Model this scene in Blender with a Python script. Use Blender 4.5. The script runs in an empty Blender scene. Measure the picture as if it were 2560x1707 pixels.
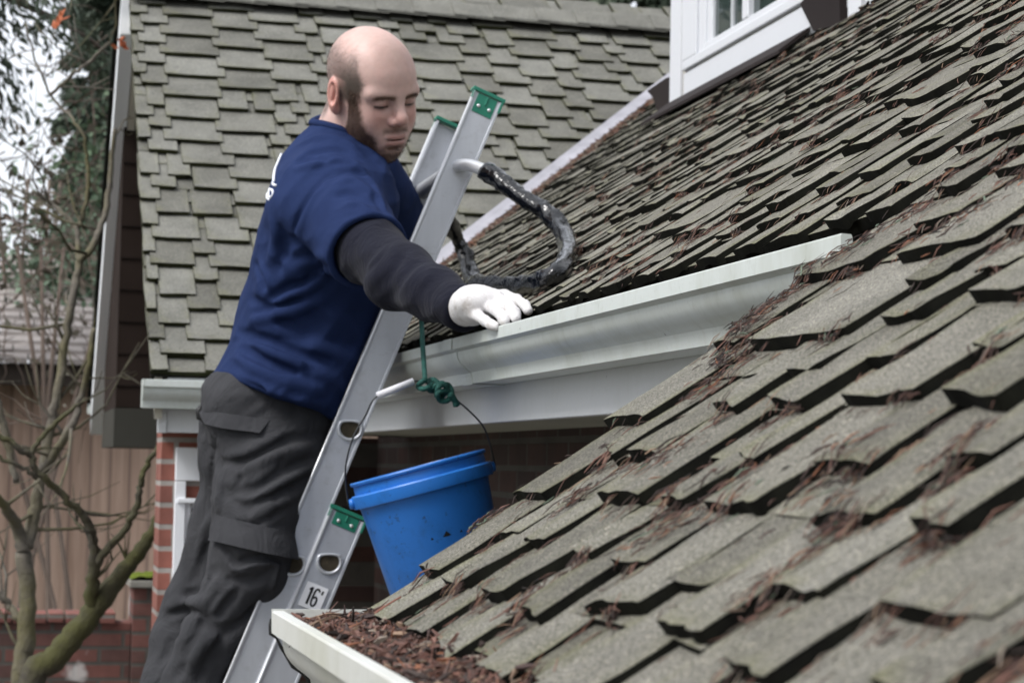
import bpy, math, random
import numpy as np
from mathutils import Vector, Matrix

scene = bpy.context.scene
C = scene.collection
RNG = np.random.default_rng(11)
random.seed(11)

# ------------------------------------------------------------------ camera
PITCH = math.atan(316.6 / 5400); YAW = math.atan(1249 / math.hypot(5400, 316.6)); ROLL = .02
FOC = 5400.0
_f = np.array([math.sin(YAW) * math.cos(PITCH), math.cos(YAW) * math.cos(PITCH), math.sin(PITCH)])
_r0 = np.array([math.cos(YAW), -math.sin(YAW), 0.0]); _u0 = np.cross(_r0, _f)
_R = _r0 * math.cos(ROLL) + _u0 * math.sin(ROLL)
_U = _u0 * math.cos(ROLL) - _r0 * math.sin(ROLL)
cam_d = bpy.data.cameras.new("camera"); cam = bpy.data.objects.new("camera", cam_d); C.objects.link(cam)
cam.matrix_world = Matrix(((_R[0], _U[0], -_f[0], 0), (_R[1], _U[1], -_f[1], 0), (_R[2], _U[2], -_f[2], 0), (0, 0, 0, 1)))
cam_d.sensor_width = 36.0; cam_d.lens = 36.0 * FOC / 2560
cam_d.clip_start = .05; cam_d.clip_end = 500
cam_d.dof.use_dof = True; cam_d.dof.focus_distance = 2.65; cam_d.dof.aperture_fstop = 14.0
scene.camera = cam
scene.render.resolution_x = 1024; scene.render.resolution_y = 682

# ------------------------------------------------------------------ sky, sun, exposure
SUN_DIR = Vector((-.75, -.32, 1.0)).normalized()
world = bpy.data.worlds.new("World"); scene.world = world; world.use_nodes = True
wn = world.node_tree; wn.nodes.clear()
_sky = wn.nodes.new('ShaderNodeTexSky'); _sky.sky_type = 'NISHITA'; _sky.sun_disc = False
_sky.sun_elevation = math.asin(SUN_DIR.z); _sky.sun_rotation = math.atan2(SUN_DIR.x, SUN_DIR.y)
_sky.dust_density = 4.0; _sky.air_density = 1.0
_hs = wn.nodes.new('ShaderNodeHueSaturation'); _hs.inputs['Saturation'].default_value = .30
_bg = wn.nodes.new('ShaderNodeBackground'); _bg.inputs['Strength'].default_value = .15
_wo = wn.nodes.new('ShaderNodeOutputWorld')
_cl = wn.nodes.new('ShaderNodeMix'); _cl.data_type = 'RGBA'; _cl.inputs[0].default_value = .50; _cl.inputs[7].default_value = (6.6, 6.9, 7.5, 1)   # high thin cloud
wn.links.new(_sky.outputs[0], _hs.inputs['Color']); wn.links.new(_hs.outputs[0], _cl.inputs[6]); wn.links.new(_cl.outputs[2], _bg.inputs[0]); wn.links.new(_bg.outputs[0], _wo.inputs[0])
sun_d = bpy.data.lights.new("sun", 'SUN'); sun_d.energy = 1.7; sun_d.angle = math.radians(22); sun_d.color = (1.0, .985, .965)
sun = bpy.data.objects.new("sun", sun_d); C.objects.link(sun)
sun.rotation_euler = (-SUN_DIR).to_track_quat('-Z', 'Y').to_euler()
scene.view_settings.view_transform = 'Standard'; scene.view_settings.look = 'None'
scene.view_settings.exposure = 0.62; scene.view_settings.gamma = 1.0
scene.cycles.max_bounces = 8; scene.cycles.use_denoising = True

# ------------------------------------------------------------------ measuring helpers (photo px, 2560 wide -> world)
def ray(u, v):
    d = _f * FOC + _R * (u - 1280) - _U * (v - 853.5)
    return d / d[1]
def at(u, v, y): return ray(u, v) * y
def at_x(u, v, x):
    d = ray(u, v); return d * (x / d[0])

# ------------------------------------------------------------------ object helpers
def link(name, me, mats, parent=None, smooth=True):
    o = bpy.data.objects.new(name, me); C.objects.link(o)
    for m in (mats if isinstance(mats, (list, tuple)) else [mats]): me.materials.append(m)
    if parent is not None: o.parent = parent
    me.polygons.foreach_set('use_smooth', np.full(len(me.polygons), bool(smooth)))
    return o
def arrays_mesh(name, V, quads=None, tris=None, midx=None, colors=None):
    me = bpy.data.meshes.new(name)
    V = np.asarray(V, np.float32)
    F = []
    nq = 0 if quads is None else len(quads); nt = 0 if tris is None else len(tris)
    me.vertices.add(len(V)); me.vertices.foreach_set('co', V.ravel())
    nl = nq * 4 + nt * 3
    me.loops.add(nl)
    li = np.concatenate([np.asarray(a, np.int32).ravel() for a in (quads, tris) if a is not None and len(a)])
    me.loops.foreach_set('vertex_index', li)
    me.polygons.add(nq + nt)
    starts = np.concatenate([np.arange(nq) * 4, nq * 4 + np.arange(nt) * 3]).astype(np.int32)
    me.polygons.foreach_set('loop_start', starts)
    if midx is not None: me.polygons.foreach_set('material_index', np.asarray(midx, np.int32))
    if colors is not None:
        for nm, c in colors.items():
            a = me.color_attributes.new(nm, 'FLOAT_COLOR', 'POINT')
            cc = np.ones((len(V), 4), np.float32); c = np.asarray(c, np.float32)
            cc[:, :c.shape[1]] = c
            a.data.foreach_set('color', cc.ravel())
    me.update(calc_edges=True); me.validate()
    return me
def empty(name, loc=(0, 0, 0)):
    o = bpy.data.objects.new(name, None); C.objects.link(o); o.location = loc; o.empty_display_size = .1
    return o
def tag(o, label=None, cat=None, group=None, kind=None):
    if label: o['label'] = label
    if cat: o['category'] = cat
    if group: o['group'] = group
    if kind: o['kind'] = kind
    return o
def adopt(o, parent):
    """parent keeping world placement (parents are unrotated, unscaled empties)"""
    o.parent = parent; o.matrix_parent_inverse = Matrix.Translation(parent.location).inverted(); return o

class MB:
    def __init__(s): s.v = []; s.f = []; s.m = []
    def add(s, vs, fs, m=0):
        b = len(s.v); s.v += [tuple(map(float, p)) for p in vs]
        for f in fs: s.f.append(tuple(b + i for i in f)); s.m.append(m)
    def hexa(s, p, m=0):
        """8 points: bottom 0-3, top 4-7"""
        s.add(p, [(3, 2, 1, 0), (4, 5, 6, 7), (0, 1, 5, 4), (1, 2, 6, 5), (2, 3, 7, 6), (3, 0, 4, 7)], m)
    def box(s, a, b, m=0):
        x0, y0, z0 = a; x1, y1, z1 = b
        s.hexa([(x0, y0, z0), (x1, y0, z0), (x1, y1, z0), (x0, y1, z0), (x0, y0, z1), (x1, y0, z1), (x1, y1, z1), (x0, y1, z1)], m)
    def prism(s, poly, ext, m=0):
        """polygon (3d points) extruded by vector ext"""
        n = len(poly); e = np.asarray(ext, float)
        P = [np.asarray(p, float) for p in poly]
        s.add(P + [p + e for p in P], [tuple(range(n))[::-1], tuple(range(n, 2 * n))] + [(i, (i + 1) % n, n + (i + 1) % n, n + i) for i in range(n)], m)
    def sweep(s, prof, a, b, ux, uz, m=0, caps=True, closed=True):
        """2d profile (p,q) -> p*ux+q*uz swept from a to b"""
        a = np.asarray(a, float); b = np.asarray(b, float); ux = np.asarray(ux, float); uz = np.asarray(uz, float)
        n = len(prof); A = [a + p * ux + q * uz for p, q in prof]; B = [b + p * ux + q * uz for p, q in prof]
        fs = [(i, (i + 1) % n, n + (i + 1) % n, n + i) for i in range(n if closed else n - 1)]
        if caps and closed: fs += [tuple(range(n))[::-1], tuple(range(n, 2 * n))]
        s.add(A + B, fs, m)
    def tube(s, pts, rad, seg=10, m=0, caps=True):
        P = [np.asarray(p, float) for p in pts]; n = len(P)
        rad = [rad] * n if np.isscalar(rad) else list(rad)
        T = [P[min(i + 1, n - 1)] - P[max(i - 1, 0)] for i in range(n)]
        T = [t / (np.linalg.norm(t) + 1e-12) for t in T]
        ref = np.array([0, 0, 1.]) if abs(T[0][2]) < .9 else np.array([1., 0, 0])
        N = np.cross(T[0], ref); N /= np.linalg.norm(N)
        vs = []; fs = []
        for i in range(n):
            N = N - T[i] * np.dot(N, T[i]); N /= (np.linalg.norm(N) + 1e-12); B = np.cross(T[i], N)
            for k in range(seg):
                a = 2 * math.pi * k / seg
                vs.append(P[i] + rad[i] * (math.cos(a) * N + math.sin(a) * B))
        for i in range(n - 1):
            for k in range(seg):
                k2 = (k + 1) % seg
                fs.append((i * seg + k, i * seg + k2, (i + 1) * seg + k2, (i + 1) * seg + k))
        if caps: fs += [tuple(range(seg))[::-1], tuple((n - 1) * seg + k for k in range(seg))]
        s.add(vs, fs, m)
    def lathe(s, prof, c, ax, seg=40, m=0, closed=False):
        c = np.asarray(c, float); ax = np.asarray(ax, float); ax /= np.linalg.norm(ax)
        ref = np.array([0, 1., 0]); X = np.cross(ref, ax); X /= np.linalg.norm(X); Y = np.cross(ax, X)
        n = len(prof); vs = []; fs = []
        for k in range(seg):
            a = 2 * math.pi * k / seg
            for r, h in prof: vs.append(c + ax * h + r * (math.cos(a) * X + math.sin(a) * Y))
        for k in range(seg):
            k2 = (k + 1) % seg
            for i in range(n if closed else n - 1):
                j = (i + 1) % n
                fs.append((k * n + i, k2 * n + i, k2 * n + j, k * n + j))
        s.add(vs, fs, m)
    def build(s, name, mats, parent=None, smooth=False, bevel=0, fix=True):
        me = bpy.data.meshes.new(name); me.from_pydata(s.v, [], s.f)
        me.polygons.foreach_set('material_index', np.array(s.m, np.int32))
        if fix:
            import bmesh
            bm = bmesh.new(); bm.from_mesh(me); bmesh.ops.recalc_face_normals(bm, faces=bm.faces); bm.to_mesh(me); bm.free()
        me.update(); o = link(name, me, mats, parent, smooth)
        if bevel:
            b = o.modifiers.new('bevel', 'BEVEL'); b.width = bevel; b.segments = 2; b.limit_method = 'ANGLE'; b.angle_limit = math.radians(40)
        return o

def spline(pts, n=8):
    """Catmull-Rom through points"""
    P = np.asarray(pts, float); out = []
    Q = np.vstack([2 * P[0] - P[1], P, 2 * P[-1] - P[-2]])
    for i in range(1, len(Q) - 2):
        for t in np.linspace(0, 1, n, endpoint=False):
            a, b, c, d = Q[i - 1], Q[i], Q[i + 1], Q[i + 2]
            out.append(.5 * ((2 * b) + (c - a) * t + (2 * a - 5 * b + 4 * c - d) * t * t + (3 * b - a - 3 * c + d) * t ** 3))
    out.append(P[-1]); return out

# ------------------------------------------------------------------ materials
class NT:
    def __init__(s, name):
        s.mat = bpy.data.materials.new(name); s.mat.use_nodes = True; s.t = s.mat.node_tree
        s.b = s.t.nodes['Principled BSDF']; s.co = None
    def n(s, typ, **kw):
        nd = s.t.nodes.new(typ)
        for k, v in kw.items():
            if k in nd.inputs.keys(): nd.inputs[k].default_value = v
            else: setattr(nd, k, v)
        return nd
    def coord(s):
        if s.co is None: s.co = s.n('ShaderNodeTexCoord').outputs['Object']
        return s.co
    def noise(s, scale, detail=4, rough=.6, vec=None, dist=0):
        nd = s.n('ShaderNodeTexNoise'); nd.inputs['Scale'].default_value = scale; nd.inputs['Detail'].default_value = detail
        nd.inputs['Roughness'].default_value = rough; nd.inputs['Distortion'].default_value = dist
        s.t.links.new(vec if vec is not None else s.coord(), nd.inputs['Vector']); return nd.outputs['Fac']
    def ramp(s, fac, stops):
        nd = s.n('ShaderNodeValToRGB'); r = nd.color_ramp
        while len(r.elements) < len(stops): r.elements.new(.5)
        for e, (p, c) in zip(r.elements, stops):
            e.position = p; e.color = (c, c, c, 1) if np.isscalar(c) else (*c, 1)
        s.t.links.new(fac, nd.inputs[0]); return nd.outputs[0]
    def mix(s, fac, a, b, mode='MIX'):
        nd = s.n('ShaderNodeMix', data_type='RGBA', blend_type=mode)
        for sock, val in ((nd.inputs[0], fac), (nd.inputs[6], a), (nd.inputs[7], b)):
            if hasattr(val, 'links'): s.t.links.new(val, sock)
            elif np.isscalar(val): sock.default_value = val
            else: sock.default_value = (*val, 1)
        return nd.outputs[2]
    def mul(s, a, b, op='MULTIPLY'):
        nd = s.n('ShaderNodeMath', operation=op)
        for sock, val in ((nd.inputs[0], a), (nd.inputs[1], b)):
            if hasattr(val, 'links'): s.t.links.new(val, sock)
            else: sock.default_value = val
        nd.use_clamp = False
        return nd.outputs[0]
    def attr(s, name, ch=None):
        nd = s.n('ShaderNodeVertexColor', layer_name=name)
        if ch is None: return nd.outputs['Color']
        sp = s.n('ShaderNodeSeparateColor'); s.t.links.new(nd.outputs['Color'], sp.inputs[0]); return sp.outputs[ch]
    def mapping(s, scale=(1, 1, 1), rot=(0, 0, 0)):
        nd = s.n('ShaderNodeMapping'); nd.inputs['Scale'].default_value = scale; nd.inputs['Rotation'].default_value = rot
        s.t.links.new(s.coord(), nd.inputs['Vector']); return nd.outputs[0]
    def bump(s, h, strength=.3, dist=.002, chain=True):
        nd = s.n('ShaderNodeBump'); nd.inputs['Strength'].default_value = strength; nd.inputs['Distance'].default_value = dist
        s.t.links.new(h, nd.inputs['Height'])
        if chain and s.b.inputs['Normal'].links: s.t.links.new(s.b.inputs['Normal'].links[0].from_socket, nd.inputs['Normal'])
        s.t.links.new(nd.outputs[0], s.b.inputs['Normal']); return nd
    def out(s, color=None, rough=.6, metal=0, **kw):
        for nm, val in (('Base Color', color), ('Roughness', rough), ('Metallic', metal)):
            if val is None: continue
            sock = s.b.inputs[nm]
            if hasattr(val, 'links'): s.t.links.new(val, sock)
            elif np.isscalar(val): sock.default_value = val
            else: sock.default_value = (*val, 1)
        for k, v in kw.items(): s.b.inputs[k].default_value = v
        return s.mat

def simple(name, c1, c2, scale=8, rough=.6, metal=0, bump=0, bscale=200, bdist=.001, **kw):
    t = NT(name); f = t.ramp(t.noise(scale, 5), [(.3, 0.), (.7, 1.)])
    if bump: t.bump(t.noise(bscale, 3), bump, bdist)
    if rough >= .8: kw.setdefault('Specular IOR Level', .1)
    return t.out(t.mix(f, c1, c2), rough, metal, **kw)

def shingle_mat(name, dark, light, moss, tint=1.0, fine=520):
    t = NT(name)
    g = t.noise(fine, 2, .75)
    base = t.mix(t.ramp(g, [(.38, 0.), (.62, 1.)]), dark, light)
    g2 = t.n('ShaderNodeTexVoronoi'); g2.inputs['Scale'].default_value = fine * 1.1; t.t.links.new(t.coord(), g2.inputs['Vector'])
    spk = t.ramp(g2.outputs['Color'], [(.80, 0.), (.88, 1.)])
    base = t.mix(t.mul(spk, .75), base, (light[0] * 1.5, light[1] * 1.45, light[2] * 1.35))
    spd = t.ramp(g2.outputs['Color'], [(.10, 1.), (.17, 0.)])
    base = t.mix(t.mul(spd, .6), base, (.05, .048, .042))
    rnd = t.attr('tab', 0)
    base = t.mix(t.mul(t.ramp(rnd, [(0., 0.), (1., 1.)]), .5), base, t.mix(.5, base, (.95, 1.0, 1.1), 'MULTIPLY'))
    v = t.ramp(rnd, [(0., .72), (.5, 1.0), (1., 1.12)])
    base = t.mix(1.0, base, v, 'MULTIPLY')
    blotch = t.ramp(t.noise(5.5, 5, .65), [(.35, .74), (.62, 1.05)])
    base = t.mix(1.0, base, blotch, 'MULTIPLY')
    e = t.ramp(t.attr('tab', 1), [(0., 1.), (.12, .35), (.3, .08), (1., .02)])
    mf = t.mul(e, t.ramp(t.noise(16, 5, .7), [(.38, 0.), (.62, 1.)]))
    base = t.mix(t.mul(mf, moss), base, (.15, .15, .06))
    t.bump(g, .55, .0016)
    t.bump(t.noise(40, 3), .25, .006)
    return t.out(base, .92, **{'Specular IOR Level': .2})

M = {}
M['ink'] = simple('black_ink', (.012, .012, .013), (.02, .02, .02), 9, .6)
M['shingle'] = shingle_mat('shingle_weathered', (.064, .060, .049), (.272, .258, .219), .40)
M['shingle_far'] = shingle_mat('shingle_cleaner', (.110, .108, .093), (.238, .234, .208), .32, fine=340)
M['shingle_edge'] = simple('shingle_edge_dark', (.006, .006, .0055), (.016, .0165, .012), 30, .95, bump=.5, bscale=300)
M['shingle_edge_far'] = simple('shingle_edge_mossy', (.012, .0125, .008), (.045, .048, .02), 14, .95)
M['under'] = simple('roof_underlay', (.02, .02, .018), (.035, .033, .028), 20, .95)

def paint_mat(name, c, dirt=(.30, .31, .22), amt=.35, rough=.45):
    t = NT(name)
    f = t.ramp(t.noise(3.2, 6, .7, t.mapping((1, 1, .6))), [(.46, 0.), (.75, 1.)])
    s = t.ramp(t.noise(60, 4, .7), [(.55, 0.), (.8, 1.)])
    col = t.mix(t.mul(f, amt), c, dirt)
    col = t.mix(t.mul(s, amt * .45), col, (.18, .18, .13))
    st = t.mul(t.ramp(t.noise(9, 5, .75, t.mapping((1, 3, .4))), [(.56, 0.), (.80, 1.)]), amt * .5)
    col = t.mix(st, col, (.34, .34, .27))
    sp = t.n('ShaderNodeTexVoronoi'); sp.inputs['Scale'].default_value = 42; t.t.links.new(t.coord(), sp.inputs['Vector'])
    col = t.mix(t.mul(t.ramp(sp.outputs['Distance'], [(.05, 1.), (.10, 0.)]), t.mul(t.ramp(t.noise(30, 2), [(.6, 0.), (.62, 1.)]), min(1, amt * 2.2))), col, (.06, .055, .04))
    t.bump(t.noise(120, 2), .06, .001); t.bump(t.noise(2.5, 2), .12, .01)
    return t.out(col, rough)
M['white'] = paint_mat('white_trim_paint', (.66, .675, .69), amt=.18)
M['gutter'] = paint_mat('gutter_enamel', (.60, .64, .615), (.27, .28, .19), amt=.55, rough=.38)
M['gutter_lip'] = paint_mat('near_gutter_enamel', (.68, .69, .65), (.36, .36, .20), amt=.42, rough=.4)
M['dormer'] = paint_mat('dormer_white_paint', (.66, .675, .71), amt=.06)
M['door_white'] = simple('brightened_white_paint', (.84, .86, .90), (.88, .90, .94), 3, .5)  # lighter than the trim white, making up for sun the eave blocks
M['groove'] = simple('trim_caulk_line', (.42, .40, .36), (.5, .48, .43), 5, .8)
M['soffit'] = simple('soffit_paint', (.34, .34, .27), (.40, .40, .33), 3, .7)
M['barge'] = simple('barge_board_grey', (.80, .83, .86), (.88, .90, .92), 3, .6)
M['barge_under'] = simple('barge_board_beige', (.56, .53, .45), (.62, .59, .50), 3, .7)
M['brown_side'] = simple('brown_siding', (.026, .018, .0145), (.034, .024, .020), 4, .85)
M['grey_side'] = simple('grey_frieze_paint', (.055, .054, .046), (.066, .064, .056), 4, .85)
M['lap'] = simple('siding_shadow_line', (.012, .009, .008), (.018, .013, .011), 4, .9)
M['dark_flash'] = simple('dark_brown_metal', (.020, .0155, .0155), (.030, .024, .023), 3, .75, **{'Specular IOR Level': .12})
M['valley'] = simple('valley_galvanised', (.27, .265, .29), (.42, .41, .45), 7, .5, .2)

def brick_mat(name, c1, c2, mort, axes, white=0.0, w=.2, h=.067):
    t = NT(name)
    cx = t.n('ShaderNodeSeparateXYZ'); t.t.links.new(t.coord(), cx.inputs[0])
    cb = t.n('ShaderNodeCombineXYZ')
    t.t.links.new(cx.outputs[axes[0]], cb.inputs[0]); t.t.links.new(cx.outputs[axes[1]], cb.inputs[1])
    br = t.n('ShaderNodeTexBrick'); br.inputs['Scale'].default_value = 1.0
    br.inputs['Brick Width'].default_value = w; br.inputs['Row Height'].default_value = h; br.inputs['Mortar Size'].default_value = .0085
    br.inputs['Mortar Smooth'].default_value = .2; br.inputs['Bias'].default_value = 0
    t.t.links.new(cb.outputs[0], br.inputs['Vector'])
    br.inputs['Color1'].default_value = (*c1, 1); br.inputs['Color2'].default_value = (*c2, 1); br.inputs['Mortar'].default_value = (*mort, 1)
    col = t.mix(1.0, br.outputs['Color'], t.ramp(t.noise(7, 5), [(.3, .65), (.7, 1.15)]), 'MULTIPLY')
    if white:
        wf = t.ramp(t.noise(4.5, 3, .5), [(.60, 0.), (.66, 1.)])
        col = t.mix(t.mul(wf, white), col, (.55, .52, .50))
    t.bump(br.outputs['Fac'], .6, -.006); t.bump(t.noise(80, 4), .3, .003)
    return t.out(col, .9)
M['brick_dark'] = brick_mat('shaded_dark_brick', (.07, .032, .024), (.04, .023, .019), (.075, .068, .057), (1, 2))  # darker copy of the house brick, eave shade put into its colour
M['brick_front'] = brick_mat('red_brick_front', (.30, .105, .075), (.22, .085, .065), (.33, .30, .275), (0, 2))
M['brick_garden'] = brick_mat('garden_wall_brick', (.17, .068, .055), (.085, .046, .040), (.085, .076, .066), (0, 2), .8)

def alu(name, c, rough, streak=.25):
    t = NT(name)
    n1 = t.noise(26, 4, .6, t.mapping((1, 1, .12)))
    n2 = t.noise(120, 3)
    col = t.mix(t.ramp(n1, [(.3, 0.), (.75, 1.)]), [x * .86 for x in c], c)
    col = t.mix(t.mul(t.ramp(t.noise(18, 5, .7), [(.54, 0.), (.70, 1.)]), streak), col, (.22, .22, .21))
    sc_ = t.noise(9, 6, .8, t.mapping((2.5, 1, 9), (0, .38, 0)))
    col = t.mix(t.mul(t.ramp(sc_, [(.60, 0.), (.66, 1.)]), .35), col, (.30, .30, .30))
    t.bump(n2, .05, .0005)
    return t.out(col, rough, .55)
M['alu'] = alu('aluminium_rail', (.60, .62, .66), .42)
M['alu_edge'] = alu('aluminium_bright', (.82, .83, .85), .33, .1)
M['alu_in'] = alu('aluminium_rung', (.55, .56, .58), .5)
M['green_cap'] = simple('green_plastic', (.010, .145, .092), (.016, .20, .13), 12, .45)
M['sticker'] = simple('white_sticker', (.82, .83, .86), (.88, .89, .92), 9, .5)
def wrap_mat():
    t = NT('black_plastic_wrap')
    t.bump(t.noise(45, 3, .5, dist=1.5), .35, .006)
    return t.out((.004, .0045, .0055), .10, **{'Specular IOR Level': .55})
M['wrap'] = wrap_mat()
def bucket_mat():
    t = NT('blue_plastic')
    d = t.ramp(t.noise(9, 6, .76), [(.50, 0.), (.68, 1.)])
    d2 = t.ramp(t.noise(48, 5, .75), [(.60, 0.), (.68, 1.)])
    c = t.mix(t.mul(d, .55), (.020, .165, .56), (.014, .085, .27)); c = t.mix(t.mul(d2, .75), c, (.02, .02, .022))
    t.bump(t.noise(30, 3), .06, .002)
    return t.out(c, .36)
M['bucket'] = bucket_mat()
M['wire'] = simple('dark_wire', (.03, .032, .035), (.06, .06, .06), 30, .45, .5)
M['grip'] = simple('grey_grip', (.62, .62, .66), (.72, .72, .76), 20, .4)
M['rope'] = simple('green_rope', (.006, .062, .052), (.012, .10, .08), 60, .75, bump=.8, bscale=420, bdist=.003)

def fabric(name, c1, c2, weave=900, rough=.85, fold=.5, fs=9, sheen=.15, dirt=None):
    t = NT(name)
    f = t.ramp(t.noise(7, 4), [(.3, 0.), (.7, 1.)])
    t.bump(t.noise(fs, 3, .55, t.mapping((1, 1.4, .8)), .9), fold, .012)
    t.bump(t.noise(weave, 2), .35, .0012)
    col = t.mix(f, c1, c2)
    if dirt: col = t.mix(t.mul(t.ramp(t.noise(38, 5, .7), [(.52, 0.), (.70, 1.)]), .5), col, dirt)
    m = t.out(col, rough)
    t.b.inputs['Specular IOR Level'].default_value = .06; t.b.inputs['Sheen Weight'].default_value = sheen; t.b.inputs['Sheen Roughness'].default_value = .5
    return m
M['shirt'] = fabric('navy_cotton', (.0145, .0250, .074), (.0205, .035, .100), 800, sheen=.0)
M['sleeve'] = fabric('black_fleece', (.0105, .011, .018), (.015, .016, .026), 500, .95, .5, 22, sheen=.05)
M['pants'] = fabric('charcoal_cotton', (.036, .0365, .040), (.055, .0555, .060), 700, .9, .8, 15, sheen=.02)
M['glove'] = fabric('white_knit_glove', (.60, .585, .58), (.70, .685, .69), 520, .95, .45, 30, dirt=(.30, .25, .20))
M['print'] = simple('white_print', (.70, .73, .80), (.8, .82, .88), 20, .7)

def skin_mat():
    t = NT('skin')
    col = t.attr('col')
    v = t.ramp(t.noise(60, 5, .6), [(.3, .90), (.7, 1.06)])
    col = t.mix(1.0, col, v, 'MULTIPLY')
    col = t.mix(t.mul(t.ramp(t.noise(22, 3), [(.45, 0.), (.75, 1.)]), .25), col, t.mix(1., col, (1.12, .82, .78), 'MULTIPLY'))
    t.bump(t.noise(420, 3), .12, .0008)
    m = t.out(col, .48)
    t.b.inputs['Subsurface Weight'].default_value = .12
    t.b.inputs['Subsurface Radius'].default_value = (.010, .004, .002)
    return m
M['skin'] = skin_mat()
M['hair'] = simple('brown_hair', (.055, .030, .018), (.085, .042, .022), 60, .7)
M['stubble'] = simple('dark_stubble', (.065, .048, .036), (.09, .065, .05), 60, .7)
M['eye'] = simple('eye_dark', (.05, .05, .05), (.10, .10, .10), 90, .2)

def bark(name, c1, c2, moss, amt):
    t = NT(name)
    c = t.mix(t.ramp(t.noise(14, 6, .7), [(.3, 0.), (.7, 1.)]), c1, c2)
    c = t.mix(t.mul(t.ramp(t.noise(3.5, 5, .7), [(.42, 0.), (.62, 1.)]), amt), c, moss)
    t.bump(t.noise(30, 5, .7), .8, .02)
    return t.out(c, .95)
M['bark'] = bark('mossy_bark', (.10, .088, .07), (.21, .19, .16), (.11, .10, .03), .75)
M['bark_dark'] = bark('dark_mossy_bark', (.045, .040, .03), (.10, .088, .065), (.075, .075, .02), .85)
M['bark_con'] = bark('conifer_bark', (.06, .045, .035), (.11, .085, .065), (.06, .06, .03), .4)
def leafmat(name, c1, c2, sc=1.2, rough=.7, tr=.0):
    t = NT(name); c = t.mix(t.attr('col', 0), c1, c2)
    return t.out(c, rough)
M['needle_tree'] = leafmat('conifer_needles', (.016, .030, .018), (.075, .10, .062))
M['shrub'] = leafmat('shrub_leaves', (.05, .09, .05), (.17, .24, .16))
M['twigs'] = leafmat('bare_twigs', (.11, .085, .065), (.26, .21, .17))
M['orange'] = simple('orange_dry_leaf', (.36, .085, .03), (.46, .15, .06), 8, .7)
def debris_mat():
    t = NT('dry_needles'); return t.out(t.attr('col'), .75)
M['debris'] = debris_mat()
M['ground'] = simple('ground_soil', (.05, .055, .03), (.09, .085, .06), 2, .95)
def wood_mat():
    t = NT('vertical_wood_siding')
    w = t.n('ShaderNodeTexWave', wave_type='BANDS', bands_direction='X'); w.inputs['Scale'].default_value = 2.6; w.inputs['Distortion'].default_value = .4
    t.t.links.new(t.coord(), w.inputs['Vector'])
    n1 = t.noise(6, 5, .6, t.mapping((3.5, 1, .18)))
    c = t.mix(t.ramp(n1, [(.3, 0.), (.7, 1.)]), (.34, .225, .165), (.56, .40, .31))
    c = t.mix(t.mul(t.ramp(w.outputs['Fac'], [(.0, 1.), (.14, 0.)]), .6), c, (.15, .10, .08))
    return t.out(c, .85)
M['wood'] = wood_mat()
M['shake'] = simple('pinkish_shake', (.29, .262, .245), (.44, .40, .375), 2.5, .9)
M['moss'] = simple('bright_moss', (.10, .14, .02), (.17, .21, .03), 25, .95, bump=.8, bscale=90, bdist=.01)
M['stone'] = simple('grey_stone', (.20, .19, .17), (.30, .29, .26), 12, .9)
def glass_mat():
    t = NT('window_glass'); t.out((.03, .045, .042), .03, **{'Specular IOR Level': .8}); return t.mat
M['glass'] = glass_mat()
M['blind'] = simple('pale_blind', (.40, .42, .44), (.5, .52, .54), 6, .7)

# ------------------------------------------------------------------ shingles
TH = math.atan(.76); CT, ST = math.cos(TH), math.sin(TH)
EXPO = .083      # far roof
EXPN = .060      # older near roof: shorter courses
def plan_tabs(nrows, trange, rng, wmin=.058, wmax=.098, gmin=.050, gmax=.085, bow=.004, jit=.006, lift=.003, expo=EXPO, skew=.003, ov=(-.012, .024)):
    """staggered tabs: each course fills the gaps of the one below"""
    tabs = []; prev = None; lim_prev = None
    for k in range(nrows):
        r = trange(k)
        if r is None: prev = None; continue
        lo, hi = r; iv = []
        if prev is None or (lim_prev and abs(lim_prev[0] - lo) + abs(lim_prev[1] - hi) > .6):
            t = lo - rng.uniform(0, .1)
            while t < hi:
                w = rng.uniform(wmin, wmax); iv.append([t, t + w]); t += w + rng.uniform(gmin, gmax)
        else:
            ed = [lo - .12] + [x for p in prev for x in p] + [hi + .12]
            for i in range(0, len(ed), 2):
                a, b = ed[i], ed[i + 1]
                if b - a < .03: continue
                a -= rng.uniform(*ov); b += rng.uniform(*ov)
                if b - a > wmax * 1.55 and rng.uniform() < .9:
                    m = rng.uniform(a + wmin, b - wmin); g = rng.uniform(.018, .032)
                    iv.append([a, m - g]); iv.append([m + g, b]); continue
                iv.append([a, b])
            for i in range(len(iv)):
                sh = rng.normal(0, .012); iv[i][0] += sh; iv[i][1] += sh
            iv = [x for x in iv if x[1] - x[0] > .05]
            for i in range(len(iv) - 1):
                if iv[i + 1][0] < iv[i][1] + .012:
                    m = (iv[i + 1][0] + iv[i][1]) / 2; iv[i][1] = m - .012; iv[i + 1][0] = m + .012
        prev = iv; lim_prev = (lo, hi)
        for a, b in iv:
            a2, b2 = max(a, lo + rng.normal(0, .003)), min(b, hi + rng.normal(0, .003))
            if b2 - a2 < .03: continue
            tabs.append(dict(k=k, s=k * expo + rng.normal(0, jit), t0=a2, t1=b2, L=3.4 * expo, tilt=.0205 / (3.4 * expo) * .83, rnd=rng.uniform(), bow=rng.normal(0, bow),
                             c0=rng.normal(0, bow * .5), c1=rng.normal(0, bow * .5), lift=abs(rng.normal(0, lift)), skew=rng.normal(0, skew), ph=rng.uniform(0, 6.28)))
    return tabs
T0, TILT, THK = .0205, .068, .0125
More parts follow.
